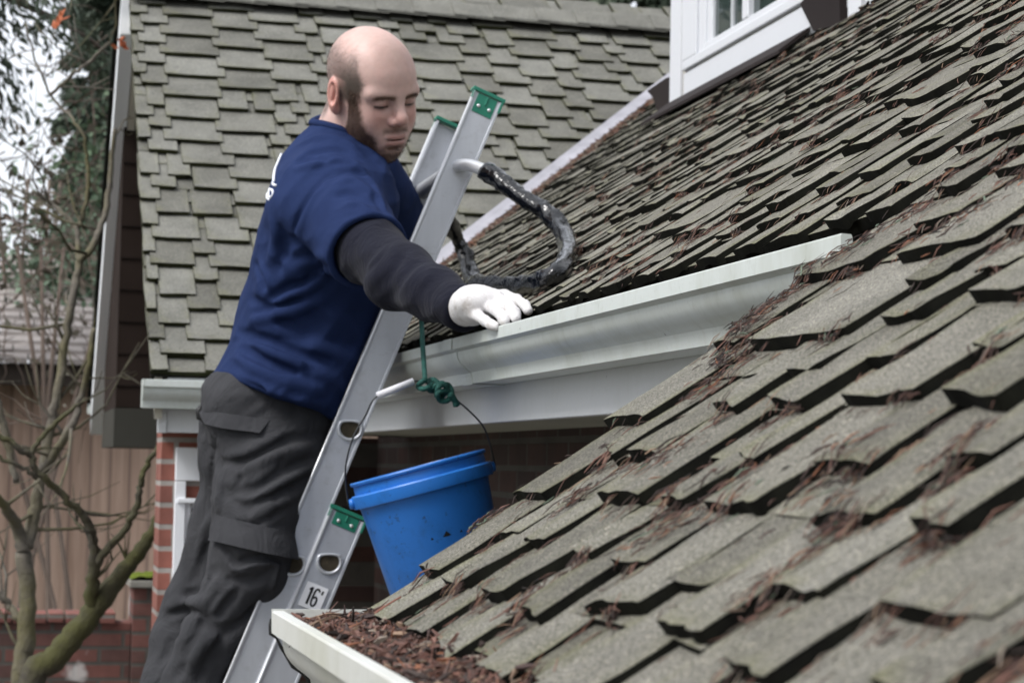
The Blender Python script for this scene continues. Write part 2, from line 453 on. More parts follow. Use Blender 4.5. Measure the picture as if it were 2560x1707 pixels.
def tab_h(tb, a, w):
    f = np.exp(-(a / .045) ** 2)
    x = 2 * w - 1
    return (tb.get('T0', T0) + tb.get('up', 0) - tb['tilt'] * a + f * (tb['bow'] * (1 - 2 * x * x) + tb['c0'] * np.clip(-x, 0, 1) ** 2 + tb['c1'] * np.clip(x, 0, 1) ** 2 + tb['lift'])
            + .0009 * np.sin(a * 60 + tb['ph']) * np.sin(w * 7 + tb['ph']))
def tabs_mesh(name, tabs, O, S, T, N, res, rng, rough=.0022):
    VV = []; QQ = []; MM = []; CC = []; base = 0
    for tb in tabs:
        na, nw = res(tb)
        ai = np.linspace(0, 1, na) ** 1.25 * tb['L']; wi = np.linspace(0, 1, nw)
        A, W = np.meshgrid(ai, wi, indexing='ij')
        H = tab_h(tb, A, W)
        je = rng.normal(0, rough, (na, 2)); jb = rng.normal(0, rough * 1.2, nw)
        je = (je + np.roll(je, 1, 0)) * .6; jb = (jb + np.roll(jb, 1)) * .6
        fade = np.exp(-(A / .025) ** 2)
        s = tb['s'] + A + fade * (jb[None, :] + tb['skew'] * (2 * W - 1))
        wd = tb['t1'] - tb['t0']
        t = tb['t0'] + W * wd + je[:, :1] * np.clip(1 - W * 3, 0, 1) + je[:, 1:] * np.clip(W * 3 - 2, 0, 1)
        H = H + rng.normal(0, rough * .15, H.shape)
        # rounded worn rim
        rim = np.minimum(np.minimum(W, 1 - W) * wd, A)
        P = O + s[..., None] * S + t[..., None] * T + H[..., None] * N
        top = P.reshape(-1, 3)
        idx = np.arange(na * nw).reshape(na, nw)
        q = np.stack([idx[:-1, :-1], idx[1:, :-1], idx[1:, 1:], idx[:-1, 1:]], -1).reshape(-1, 4)
        bd = np.concatenate([idx[::-1, 0], idx[0, 1:], idx[1:, -1]])
        n = len(bd)
        thk = THK * (1 + .15 * np.sin(np.arange(n) * .9 + tb['ph']))
        up = top[bd] - N * .0004; lowv = up - N * thk[:, None]
        b0 = len(top)
        i = np.arange(n - 1)
        qs = np.stack([b0 + i, b0 + n + i, b0 + n + i + 1, b0 + i + 1], -1)
        VV.append(np.vstack([top, up, lowv])); QQ.append(np.vstack([q, qs]) + base)
        MM.append(np.concatenate([np.zeros(len(q), int), np.ones(len(qs), int)]))
        c = np.zeros((len(top) + 2 * n, 3)); c[:, 0] = tb['rnd']
        e = np.minimum(A, rim * 1.0 + .0) / .10
        c[:len(top), 1] = np.clip(e, 0, 1).ravel(); c[:, 2] = 0
        CC.append(c); base += len(top) + 2 * n
    V = np.vstack(VV); Q = np.vstack(QQ)
    if np.dot(np.cross(S, T), N) > 0:
        pass
    else:
        Q = Q[:, ::-1]
    return arrays_mesh(name, V, Q, None, np.concatenate(MM), {'tab': np.vstack(CC)})

house = empty('house', (1.2, 4.0, -2.6))
tag(house, 'grey shingled house with white gutters, a white dormer and brick walls', 'house')
Sv = np.array([CT, 0, ST]); Tv = np.array([0, 1., 0]); Nv = np.array([-ST, 0, CT])
O1 = np.array([.318, 0, -.133]) - Nv * .0195
YR = 1.997
KE = 11
def range1(k):
    s = k * EXPN
    x = .318 + s * CT
    if x > 3.3: return None
    hi = 6.5 + (x - .9) + .25
    return (.45, YR) if k < KE else (.45, min(hi, 8.6))
r1 = np.random.default_rng(5)
tabs_lo = plan_tabs(KE, range1, r1, bow=.0012, jit=.006, lift=.0007, expo=EXPN, ov=(-.008, .014))
tabs_hi = plan_tabs(80, lambda k: None if k < KE else range1(k), r1, bow=.0011, jit=.006, lift=.0008, expo=EXPN, ov=(-.008, .014))
tabs1 = tabs_lo + tabs_hi
for t in tabs1: t['up'] = (.0018 if t['k'] % 2 else -.0010) + r1.normal(0, .0010)
def base_courses(nrows, trange, rng, expo, width, up=-.0078):
    out = []
    for k in range(nrows):
        r = trange(k)
        if r is None: continue
        t = r[0] - rng.uniform(0, width * .5)
        while t < r[1]:
            a, b = max(t, r[0]), min(t + width, r[1])
            if b - a > .02: out.append(dict(k=k, s=k * expo + rng.uniform(.006, .012), t0=a, t1=b - .001, L=3.4 * expo, tilt=.0205 / (3.4 * expo) * .83, rnd=rng.uniform(), bow=0, c0=0, c1=0, lift=0, skew=0, ph=rng.uniform(0, 6), up=up))
            t += width
    return out
tabs1 += base_courses(KE, range1, r1, EXPN, .24) + base_courses(80, lambda k: None if k < KE else range1(k), r1, EXPN, .24)
tabs1 = [t for t in tabs1 if not (t['s'] > 3.0 and t['t1'] > 4.6)]
def res1(tb):
    if tb['t0'] < 2.7 and tb['k'] < 42: return 9, 9
    if tb['t0'] < 4.2: return 6, 6
    return 5, 5
me = tabs_mesh('roof', tabs1, O1, Sv, Tv, Nv, res1, np.random.default_rng(7), rough=.0010)
roof = adopt(link('roof', me, [M['shingle'], M['shingle_edge']]), house)
roof['label'] = 'large near roof slope of curled grey shingles littered with pine needles'
# deck under the shingles
mb = MB()
def pl(O, s, t, h, S=Sv, T=Tv, N=Nv): return O + s * S + t * T + h * N
for (s0, s1, t0, t1) in ((-.0, .66, .45, YR - .012), (.70, 3.9, .45, 8.55)):
    mb.hexa([pl(O1, s0 + .02, t0, -.03), pl(O1, s1, t0, -.03), pl(O1, s1, t1, -.03), pl(O1, s0 + .02, t1, -.03),
             pl(O1, s0 + .02, t0, -.004), pl(O1, s1, t0, -.004), pl(O1, s1, t1, -.004), pl(O1, s0 + .02, t1, -.004)])
adopt(mb.build('roof_deck', M['under']), house)

# far wing roof
S2 = np.array([0, CT, ST]); T2 = np.array([1., 0, 0]); N2 = np.array([0, -ST, CT])
O2 = np.array([0, 6.462, .272]) - N2 * .027
def range2(k):
    s = k * EXPO
    y = 6.46 + s * CT
    if y > 8.52: return None
    return (.398, min(3.6, .9 + (y - 6.5) + .45))
r2 = np.random.default_rng(21)
tabs2 = plan_tabs(32, range2, r2, wmin=.095, wmax=.15, gmin=.080, gmax=.125, bow=.0005, jit=.003, lift=.0004, skew=.0012, ov=(.002, .026))
tabs2 += base_courses(32, range2, r2, EXPO, .28, -.015)
for t in tabs2: t['T0'] = .029; t['tilt'] = .10
me = tabs_mesh('roof', tabs2, O2, S2, T2, N2, lambda tb: (5, 4), np.random.default_rng(8), rough=.0016)
rf2 = adopt(link('roof', me, [M['shingle_far'], M['shingle_edge_far']]), house)
rf2['label'] = 'far roof slope of clean staggered grey shingles facing the camera'
RY, RZ = 8.52, 1.848
mb = MB()
mb.hexa([pl(O2, .02, .40, -.03, S2, T2, N2), pl(O2, .02, 3.6, -.03, S2, T2, N2), pl(O2, 2.59, 3.6, -.03, S2, T2, N2), pl(O2, 2.59, .40, -.03, S2, T2, N2),
         pl(O2, .02, .40, -.004, S2, T2, N2), pl(O2, .02, 3.6, -.004, S2, T2, N2), pl(O2, 2.59, 3.6, -.004, S2, T2, N2), pl(O2, 2.59, .40, -.004, S2, T2, N2)])
# back slope slab
mb.hexa([(.40, RY, RZ - .035), (3.6, RY, RZ - .035), (3.6, 10.35, .44), (.40, 10.35, .44), (.40, RY, RZ - .01), (3.6, RY, RZ - .01), (3.6, 10.35, .465), (.40, 10.35, .465)])
adopt(mb.build('roof_deck', M['under']), house)
# ridge caps
mb = MB(); x = .385
rr = np.random.default_rng(3)
while x < 3.5:
    w = .165 + rr.normal(0, .006); z = RZ + .030; d = .115; hb = .010 + .004
    for sg in (-1, 1):
        a = np.array([x, RY, z]); b = np.array([x + w + .05, RY, z - .008])
        dn = np.array([0, sg * d * CT, -d * ST])
        mb.hexa([a, b, b + dn, a + dn, a + (0, 0, .010), b + (0, 0, .010), b + dn + (0, 0, .010), a + dn + (0, 0, .010)])
    x += w
me_rc = mb.build('ridge_cap', M['shingle_far']); adopt(me_rc, house)
ca = me_rc.data.color_attributes.new('tab', 'FLOAT_COLOR', 'POINT')
ca.data.foreach_set('color', np.tile(np.array([.45, .6, 0, 1], np.float32), len(me_rc.data.vertices)))

# valley flashing
v0 = np.array([.95, 6.55, .345]); v1 = np.array([2.75, 8.35, 1.715])
e2 = (T2 * -.4 + S2 * .55); e2 = e2 / np.linalg.norm(e2)
up2 = N2 * .022; up1 = Nv * .022
mb = MB()
off = np.array([-.048, 0, .0]); off = off - N2 * np.dot(off, N2)
on = np.array([0, -.05, 0.]); on = on - Nv * np.dot(on, Nv)
mid0, mid1 = v0 + np.array([0, 0, .032]), v1 + np.array([0, 0, .032])
A0, A1 = v0 + off + up2, v1 + off + up2
B0, B1 = v0 + on + up1 * .4, v1 + on + up1 * .4
mb.add([A0, A1, mid1, mid0, B0, B1], [(0, 1, 2, 3), (3, 2, 5, 4)])
o = mb.build('valley_flashing', M['valley']); sm = o.modifiers.new('thick', 'SOLIDIFY'); sm.thickness = .003; adopt(o, house)

# ------------------------------------------------------------------ gutters, fascia, soffit
def gutter_profile(t=.0022):
    """K-style: p outward-in (0 = lip face, + towards fascia), q up (0 = top)"""
    og = [tuple(q[:2]) for q in spline([(.0100, -.0245, 0), (.0106, -.032, 0), (.0145, -.0415, 0), (.0220, -.0505, 0), (.0305, -.0570, 0), (.0365, -.0620, 0)], 4)]
    o = [(.0, -.001), (.0, -.020), (.004, -.0225)] + og + [(.0375, -.0655), (.0385, -.068), (.040, -.082), (.100, -.082), (.100, -.004)]
    i = [(.100 - t, -.004), (.100 - t, -.082 + t), (.042, -.082 + t), (.0405, -.066), (.041, -.062), (.038, -.057), (.031, -.051), (.023, -.044), (.017, -.036), (.014, -.028), (.0125, -.0215), (.0125, -.004), (.011, .0), (.001, .0005)]
    return o + i
def gutter(a, b, inward, mat, label, end_a=True, end_b=True):
    mb = MB(); d = np.asarray(b, float) - np.asarray(a, float); L = np.linalg.norm(d); d /= L
    prof = gutter_profile()
    mb.sweep(prof, a, b, inward, (0, 0, 1), caps=True)
    o = adopt(mb.build('gutter', mat, smooth=True), house); o['label'] = label; es_ = o.modifiers.new('edges', 'EDGE_SPLIT'); es_.split_angle = math.radians(32)
    out = [(0., 0.), (.0, -.020), (.010, -.024), (.012, -.030), (.021, -.046), (.036, -.059), (.039, -.0635), (.0385, -.068), (.040, -.082), (.100, -.082), (.100, 0.)]
    for flag, p, sg in ((end_a, a, -1), (end_b, b, 1)):
        if not flag: continue
        c = MB(); p = np.asarray(p, float); q = [p + np.asarray(inward) * u * 1.0 + np.array([0, 0, w + .0015]) + d * sg * .001 for u, w in out]
        c.prism(q, d * sg * .003)
        cap = c.build('end_cap', mat); cap.parent = o
    return o
ZG = .238
g_up = gutter((.794, 2.001, ZG), (.794, 6.40, ZG), (1, 0, 0), M['gutter'], 'long white gutter along the upper eave where the man is working', False, False)
mb = MB(); cen = (.05, -.045)
mb.sweep([(cen[0] + (p - cen[0]) * 1.025, cen[1] + (q - cen[1]) * 1.03) for p, q in gutter_profile()[:-14]] + [(.098, -.006)], (.794, 3.93, ZG), (.794, 4.01, ZG), (1, 0, 0), (0, 0, 1), caps=False, closed=False)
jo = mb.build('joint', M['gutter'], fix=False); jo.parent = g_up; sm_ = jo.modifiers.new('t', 'SOLIDIFY'); sm_.thickness = .001
g_near = gutter((.239, .50, -.135), (.239, 1.992, -.135), (1, 0, 0), M['gutter_lip'], 'near white gutter packed full of brown leaf litter', False, True)
mb = MB(); rs_ = np.random.default_rng(6)
mb.tube([np.array([.239 + p - .0012, 1.9945, -.135 + q]) + rs_.normal(0, .0005, 3) for p, q in [(0, -.006), (0, -.014), (.0005, -.021), (.006, -.0245), (.0105, -.032), (.0145, -.0415), (.022, -.0505), (.0305, -.057), (.0365, -.062), (.0385, -.07), (.0395, -.08)]], [.0009, .0016, .0022, .0012, .0018, .0014, .0021, .0013, .002, .0016, .0014], 6)
jo = mb.build('sealant_gap_shade', M['ink']); jo.parent = g_near  # dark bead for the sealant and the painted shade of the end gap
g_far = gutter((.376, 6.385, ZG), (.86, 6.385, ZG), (0, 1, 0), M['gutter'], 'short white gutter under the far roof behind the man', True, False)
def part(mb, name, mat, label=None, parent=None, **kw):
    o = mb.build(name, mat, **kw); adopt(o, house)
    if label: o['label'] = label
    return o
# dark seam at near gutter end: gap strip
mb = MB(); mb.box((.896, 2.0, .086), (.918, 6.50, .25)); mb.box((.36, .5, -.285), (.38, 1.95, -.16)); part(mb, 'fascia', M['white'], 'white fascia board behind the long gutter', bevel=.002)
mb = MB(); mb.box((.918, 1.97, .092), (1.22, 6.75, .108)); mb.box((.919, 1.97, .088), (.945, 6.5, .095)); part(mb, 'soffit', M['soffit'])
mb = MB(); mb.box((.45, 6.50, .086), (.896, 6.522, .25)); mb.box((.424, 6.492, .084), (.450, 6.522, .162)); part(mb, 'fascia', M['white'], 'short white fascia under the far gutter', bevel=.002)
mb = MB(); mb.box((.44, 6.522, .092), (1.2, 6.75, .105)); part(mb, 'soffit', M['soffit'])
# rake board of the near slope
mb = MB(); mb.prism([pl(O1, .04, YR - .02, -.031), pl(O1, .78, YR - .02, -.031), pl(O1, .74, YR - .02, -.13), pl(O1, .10, YR - .02, -.13)], (0, -.022, 0)); part(mb, 'rake_board', M['white'])
# walls
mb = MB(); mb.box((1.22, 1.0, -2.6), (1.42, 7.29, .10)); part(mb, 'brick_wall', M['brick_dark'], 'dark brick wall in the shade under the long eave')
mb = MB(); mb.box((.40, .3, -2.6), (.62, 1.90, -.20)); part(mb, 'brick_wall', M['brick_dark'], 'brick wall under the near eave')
mb = MB(); mb.box((.455, 6.75, -2.6), (.86, 6.98, .092)); part(mb, 'brick_wall', M['brick_front'], 'red brick pier at the corner below the far gutter')
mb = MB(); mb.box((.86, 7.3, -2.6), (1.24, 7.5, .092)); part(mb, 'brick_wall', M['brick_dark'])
# white door surround on the far brick wall
mb = MB()
mb.box((.498, 6.715, -.058), (0.80, 6.752, .044)); mb.box((.498, 6.715, -2.4), (.530, 6.752, -.060)); mb.box((.530, 6.73, -2.4), (.548, 6.752, -.120)); mb.box((.552, 6.735, -2.4), (.60, 6.752, -.128))
mb.box((.505, 6.705, -.126), (0.80, 6.752, -.112))
part(mb, 'door_frame', M['door_white'], 'white panelled door surround set in the brick pier', bevel=.002)
mb = MB(); mb.box((.60, 6.742, -2.4), (.80, 6.75, -.126)); part(mb, 'door_glass', M['glass'])
# gable end: siding, frieze, barge boards
mb = MB()
yb = 10.05
YW = 8.9
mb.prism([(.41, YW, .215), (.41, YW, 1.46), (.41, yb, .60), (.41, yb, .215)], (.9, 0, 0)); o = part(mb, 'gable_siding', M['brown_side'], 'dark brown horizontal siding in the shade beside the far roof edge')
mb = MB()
for zz in np.arange(.30, 1.45, .13): mb.box((.41, YW - .005, zz), (1.3, YW, zz + .005))  # dark strips painted as the shadow under each lap
part(mb, 'lap_shadow', M['lap'])
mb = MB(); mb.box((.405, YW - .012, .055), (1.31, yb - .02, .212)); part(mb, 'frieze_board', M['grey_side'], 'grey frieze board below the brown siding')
def rake(y0, z0, y1, z1, x0, x1, drop, top=0.0):
    return [(x0, y0, z0 - drop), (x1, y0, z0 - drop), (x1, y1, z1 - drop), (x0, y1, z1 - drop), (x0, y0, z0 - top), (x1, y0, z0 - top), (x1, y1, z1 - top), (x0, y1, z1 - top)]
BY, BZ = 10.42, .30
zb = lambda y: RZ - (y - RY) * (RZ - BZ) / (BY - RY)
mb = MB(); mb.hexa(rake(RY, RZ - .02, BY, BZ - .02, .366, .420, .16)); part(mb, 'barge_board', M['barge'], 'pale grey barge board on the back slope of the gable')
mb = MB(); mb.hexa(rake(RY, RZ - .03, BY - .05, zb(BY - .05) - .03, .424, .452, .165)); part(mb, 'barge_trim', M['barge_under'])
mb = MB(); mb.hexa(rake(RY, RZ + .02, BY + .05, zb(BY + .05) + .02, .348, .47, .03)); part(mb, 'roof_edge', M['shingle_edge'], 'dark shingle edge above the pale barge board')
mb = MB(); mb.hexa(rake(6.47, .225, RY, RZ - .05, .412, .434, .10)); part(mb, 'barge_board', M['barge_under'], 'front barge board hidden below the far shingles')
g_back = gutter((.355, BY + .13, .30), (1.5, BY + .13, .30), (0, -1, 0), M['gutter'], 'gutter end at the back eave of the gable', True, False)

# ------------------------------------------------------------------ dormer
DX = 2.0
roofz = lambda x: .227 + .76 * (x - .792)
mb = MB()
# body (front wall + cheeks)
mb.prism([(DX + .012, 5.28, 1.05), (DX + .012, 6.44, 1.05), (DX + .012, 6.44, 2.5), (DX + .012, 5.28, 2.5)], (.04, 0, 0))
mb.prism([(DX + .05, 6.40, 1.10), (3.6, 6.40, 2.35), (3.6, 6.40, 2.5), (DX + .05, 6.40, 2.5)], (0, .04, 0))
mb.prism([(DX + .05, 5.28, 1.10), (3.6, 5.28, 2.35), (3.6, 5.28, 2.5), (DX + .05, 5.28, 2.5)], (0, .04, 0))
mb.hexa([(DX - .15, 5.1, 2.50), (3.7, 5.1, 2.50), (3.7, 6.6, 2.50), (DX - .15, 6.6, 2.50), (DX - .15, 5.1, 2.60), (3.7, 5.1, 2.75), (3.7, 6.6, 2.75), (DX - .15, 6.6, 2.60)])
dorm = adopt(mb.build('dormer', M['dormer']), house); dorm['label'] = 'white dormer with a window rising from the main roof'
def dpart(mb, name, mat, label=None, **kw):
    o = mb.build(name, mat, **kw); o.parent = dorm
    if label: o['label'] = label
    return o
mb = MB()
mb.box((DX - .012, 6.365, 1.10), (DX + .012, 6.475, 2.5)); dpart(mb, 'corner_board', M['dormer'], bevel=.003)
mb = MB(); mb.box((DX - .002, 6.335, 1.10), (DX + .012, 6.364, 2.5)); dpart(mb, 'corner_groove', M['groove'])
mb = MB(); e0 = np.array([DX - .012, 5.24, roofz(DX - .012) + .012]); 
mb.hexa([e0 + (-.085, 0, -.085 * .76), e0, e0 + (0, 1.26, 0), e0 + (-.085, 1.26, -.085 * .76), e0 + (-.085, 0, -.085 * .76 + .010), e0 + (0, 0, .012), e0 + (0, 1.26, .012), e0 + (-.085, 1.26, -.085 * .76 + .010)])
dpart(mb, 'base_flashing', M['dark_flash'])
mb = MB(); mb.box((DX - .010, 5.25, 1.10), (DX + .011, 6.334, 1.226)); dpart(mb, 'apron_board', M['dormer'], 'plain white board below the dormer window', bevel=.002)
mb = MB(); mb.box((DX - .002, 5.27, 1.2262), (DX + .011, 6.22, 1.233)); dpart(mb, 'apron_groove', M['groove'])
mb = MB()
mb.box((DX - .018, 5.27, 1.2335), (DX + .011, 6.189, 1.262)); mb.box((DX - .018, 6.19, 1.2335), (DX + .011, 6.333, 1.2624)); mb.box((DX - .018, 6.19, 1.2625), (DX + .011, 6.333, 2.45)); mb.box((DX - .018, 5.27, 1.2625), (DX + .011, 5.31, 2.45)); mb.box((DX - .018, 5.311, 2.35), (DX + .011, 6.189, 2.45))
mb.box((DX - .010, 6.125, 1.262), (DX + .011, 6.189, 2.35)); mb.box((DX - .010, 5.311, 1.262), (DX + .011, 6.124, 1.284))
mb.box((DX - .004, 6.075, 1.2845), (DX + .011, 6.1245, 2.35)); mb.box((DX - .012, 5.733, 1.2845), (DX + .011, 5.785, 2.35))
dpart(mb, 'window_frame', M['dormer'], bevel=.003)
mb = MB(); mb.box((DX + .006, 5.31, 1.283), (DX + .0095, 6.08, 2.36)); dpart(mb, 'window_pane', M['glass'])
mb = MB(); mb.box((DX - .001, 5.895, 1.285), (DX + .0055, 5.915, 2.35)); mb.box((DX - .001, 5.45, 1.285), (DX + .0055, 5.468, 2.35)); dpart(mb, 'glazing_bar', M['blind'])
mb = MB()
fp = [at_x(u, v, 1.982) for u, v in ((2000, 12), (2033, 78), (2100, 62), (2098, -14), (2030, -30))]
mb.prism(fp, (.02, 0, 0))
dpart(mb, 'flashing', M['dark_flash'], 'dark bent metal flashing at the right foot of the dormer')
mb = MB()
fp = [at_x(u, v, 1.995) for u, v in ((1617, 228), (1666, 195), (1692, 190), (1693, 268), (1648, 292), (1631, 242))]
mb.prism(fp, (.02, 0, 0)); dpart(mb, 'flashing', M['dark_flash'], 'dark maroon metal flashing at the left foot of the dormer')
mb = MB(); mb.box((1.99, 4.90, 1.12), (2.03, 4.985, 2.5)); mb.box((2.02, 4.3, 1.18), (2.06, 4.90, 2.5)); mb.box((1.995, 4.30, 1.14), (2.019, 4.885, 1.185))
dpart(mb, 'side_wall', M['dormer'], 'white corner post beyond the dark flashing')

# ------------------------------------------------------------------ ladder
EL = np.array([.369, 0, .929]); EL /= np.linalg.norm(EL); NL = np.array([EL[2], 0, -EL[0]])
LP = np.array([.936, 0, .797])          # top left corner of the fly rail
def lad(along, perp, y): return LP - EL * along + NL * perp + np.array([0, y, 0])
ladder = empty('extension_ladder', (.1, 4.66, -2.2)); tag(ladder, 'aluminium extension ladder with green end caps leaning on the long white gutter', 'ladder')
YN, YF = 4.45, 4.885
def rail(a0, a1, p0, p1, yw, sgn, label=None):
    """C channel rail: web at yw, flanges pointing sgn"""
    w = p1 - p0; t = .0028; fl = .027
    # profile: (perp, y) ; bead on both corners
    prof = [(-.0012, -.0025), (.004, -.0025), (.0048, 0), (w - .0048, 0), (w - .004, -.0025), (w + .0012, -.0025), (w + .0012, fl), (w - .004, fl), (w - .004, fl - .004), (w - t, fl - .004), (w - t, t), (t, t), (t, fl - .004), (.004, fl - .004), (.004, fl), (-.0012, fl)]
    mb = MB(); mb.sweep([(p, q * sgn) for p, q in prof], lad(a1, p0, yw), lad(a0, p0, yw), NL, (0, 1, 0))
    o = mb.build('rail', M['alu'], bevel=.0006); adopt(o, ladder)
    if label: o['label'] = label
    # lighter corner beads
    mb = MB(); mb.tube([lad(a1, p0 - .001, yw - sgn * .0012), lad(a0, p0 - .001, yw - sgn * .0012)], .0032, 8)
    b = mb.build('edge_bead', M['alu_edge'], smooth=True); b.parent = o
    return o
def ring_part(o, along, perp, yw, sgn):
    """swaged D-shaped rung end proud of the rail web"""
    mb = MB(); pts = []
    for a in np.linspace(0, 2 * math.pi, 33)[:-1]:
        x, z = math.cos(a) * .0205, math.sin(a) * .0195
        if z > .011: z = .011 + (z - .011) * .30
        pts.append((x, z))
    n = len(pts); vs = []; fs = []
    cc = lad(along, perp, yw)
    for rs, yo in ((1.38, .0), (1.34, .0035), (1.18, .005), (1.03, .0035), (.97, -.002), (.95, -.05)):
        for x, z in pts: vs.append(cc + np.array([x * rs, -sgn * yo, z * rs]))
    for r in range(5):
        for k in range(n): fs.append((r * n + k, r * n + (k + 1) % n, (r + 1) * n + (k + 1) % n, (r + 1) * n + k))
    mb.add(vs, fs)
    q = mb.build('rung_end', M['alu_edge'] if False else M['alu'], smooth=True, fix=False); q.parent = o
    # flat dark face painted as the shade inside the bore
    mb = MB(); c2 = cc + np.array([0, sgn * .0004 - sgn * .0, 0])
    mb.add([cc + np.array([x * .98, -sgn * .0006, z * .98]) for x, z in pts], [tuple(range(n))])
    h = mb.build('rung_bore_shade', M['hollow'], smooth=False); h.parent = o
M['hollow'] = simple('shadowed_rung_bore', (.03, .026, .020), (.07, .058, .04), 60, .8)
fly_n = rail(-.0, 2.6, 0, .0625, YN, 1, 'near rail of the fly section with a green cap')
fly_f = rail(-.0, 2.6, 0, .0625, YF, -1)
bas_n = rail(.93, 3.15, .0635, .137, YN - .003, 1, 'near rail of the base section with the 16 foot sticker')
bas_f = rail(.93, 3.15, .0635, .137, YF + .003, -1)
for k in range(8):
    al = .160 + .3015 * k
    mb = MB(); prof = []
    for a in np.linspace(0, 2 * math.pi, 25)[:-1]:
        x, z = math.cos(a) * .0195, math.sin(a) * .0185
        if z > .011: z = .011 + (z - .011) * .3
        prof.append((x, z))
    mb.sweep(prof, lad(al, .034, YN + .002), lad(al, .034, YF - .002), (1, 0, 0), (0, 0, 1)); adopt(mb.build('rung', M['alu_in'], smooth=False, bevel=0), ladder)
    if k: ring_part(fly_n, al, .034, YN, 1)
for k in range(7):
    al = 1.033 + .3015 * k
    mb = MB(); mb.tube([lad(al, .1015, YN + .002), lad(al, .1015, YF - .002)], .0175, 14); adopt(mb.build('rung', M['alu_in'], smooth=True), ladder)
    ring_part(bas_n, al, .1015, YN - .003, 1)
def cap(o, along, p0, p1, yw, sgn, h=.042):
    mb = MB()
    # shell: top, two sides, back plate with ribs
    a = lad(along - .004, p0 - .003, yw); w = p1 - p0 + .006
    for pr in ([(-.003, -.0045), (w + .003, -.0045), (w + .003, .030), (-.003, .030)],):
        mb.sweep([(p, q * sgn) for p, q in pr], lad(along - .002, p0 - .003, yw), lad(along - .010, p0 - .003, yw), NL, (0, 1, 0))
    # side lips and tongue over the web
    mb.sweep([(.000, -.0042 * sgn), (.0055, -.0042 * sgn), (.0055, .001 * sgn), (.0, .001 * sgn)], lad(along + .016, p0 - .004, yw), lad(along - .002, p0 - .004, yw), NL, (0, 1, 0))
    mb.sweep([(.000, -.0042 * sgn), (.0055, -.0042 * sgn), (.0055, .001 * sgn), (.0, .001 * sgn)], lad(along + .024, p1 - .001, yw), lad(along - .002, p1 - .001, yw), NL, (0, 1, 0))
    tw = (p1 - p0) * .36; pc = (p0 + p1) / 2
    mb.sweep([(-tw, -.0018 * sgn), (tw, -.0018 * sgn), (tw, .001 * sgn), (-tw, .001 * sgn)], lad(along + h, pc, yw), lad(along, pc, yw), NL, (0, 1, 0))
    mb.sweep([(-.002, -.0040 * sgn), (.002, -.0040 * sgn), (.002, .0 * sgn), (-.002, .0 * sgn)], lad(along + h * .5, pc, yw), lad(along, pc, yw), NL, (0, 1, 0))
    q = mb.build('end_cap', M['green_cap'], bevel=.001); q.parent = o
    mb = MB()
    for s in (-1, 1):
        c = lad(along + h * .62, pc + s * tw * .55, yw - sgn * .0018)
        mb.tube([c, c - np.array([0, sgn * .0022, 0])], [.0042, .003], 12)
    q = mb.build('rivet', M['alu_edge'], smooth=True); q.parent = o
cap(fly_n, 0, 0, .0625, YN, 1); cap(fly_f, 0, 0, .0625, YF, -1); cap(bas_n, .93, .0635, .137, YN - .003, 1, .028); cap(bas_f, .93, .0635, .137, YF + .003, -1)
# sticker "16'"
sc = lad(1.111, .0985, YN - .0064)
mb = MB()
st_u = NL; st_v = EL
sq = [sc + st_u * a * .0235 + st_v * b * .026 for a, b in ((-1, -1), (1, -1), (1, 1), (-1, 1))]
mb.prism(sq, (0, .0012, 0)); st = mb.build('sticker', M['sticker']); st.parent = bas_n
fm = MB()
def figstroke(pts, w):
    P = np.array(spline([(x, y, 0) for x, y in pts], 6))[:, :2] if len(pts) > 2 else np.array(pts, float)
    T = np.gradient(P, axis=0); T /= np.linalg.norm(T, axis=1, keepdims=True); Nn = np.stack([-T[:, 1], T[:, 0]], 1)
    Wp = lambda q: sc + st_u * q[0] + st_v * q[1] + np.array([0, -.0006, 0])
    A = [Wp(p + n * w) for p, n in zip(P, Nn)]; B = [Wp(p - n * w) for p, n in zip(P, Nn)]; n = len(P)
    fm.add(A + B, [(i, i + 1, n + i + 1, n + i) for i in range(n - 1)])
figstroke([(-.0085, -.0185), (-.0085, .0185)], .0026); figstroke([(-.0085, .0175), (-.0135, .0115)], .0018)
figstroke([(.0085, .0128), (.0070, .0165), (.0030, .0175), (-.0005, .0135), (-.0012, .004), (-.0012, -.008), (.0005, -.0155), (.0042, -.0180), (.0078, -.0150), (.0088, -.008), (.0078, -.0015), (.0042, .0008), (.0004, -.003)], .0020)
figstroke([(.0150, .0180), (.0142, .0095)], .0019)
fo = fm.build('figures', M['ink'], fix=False); fo.parent = bas_n
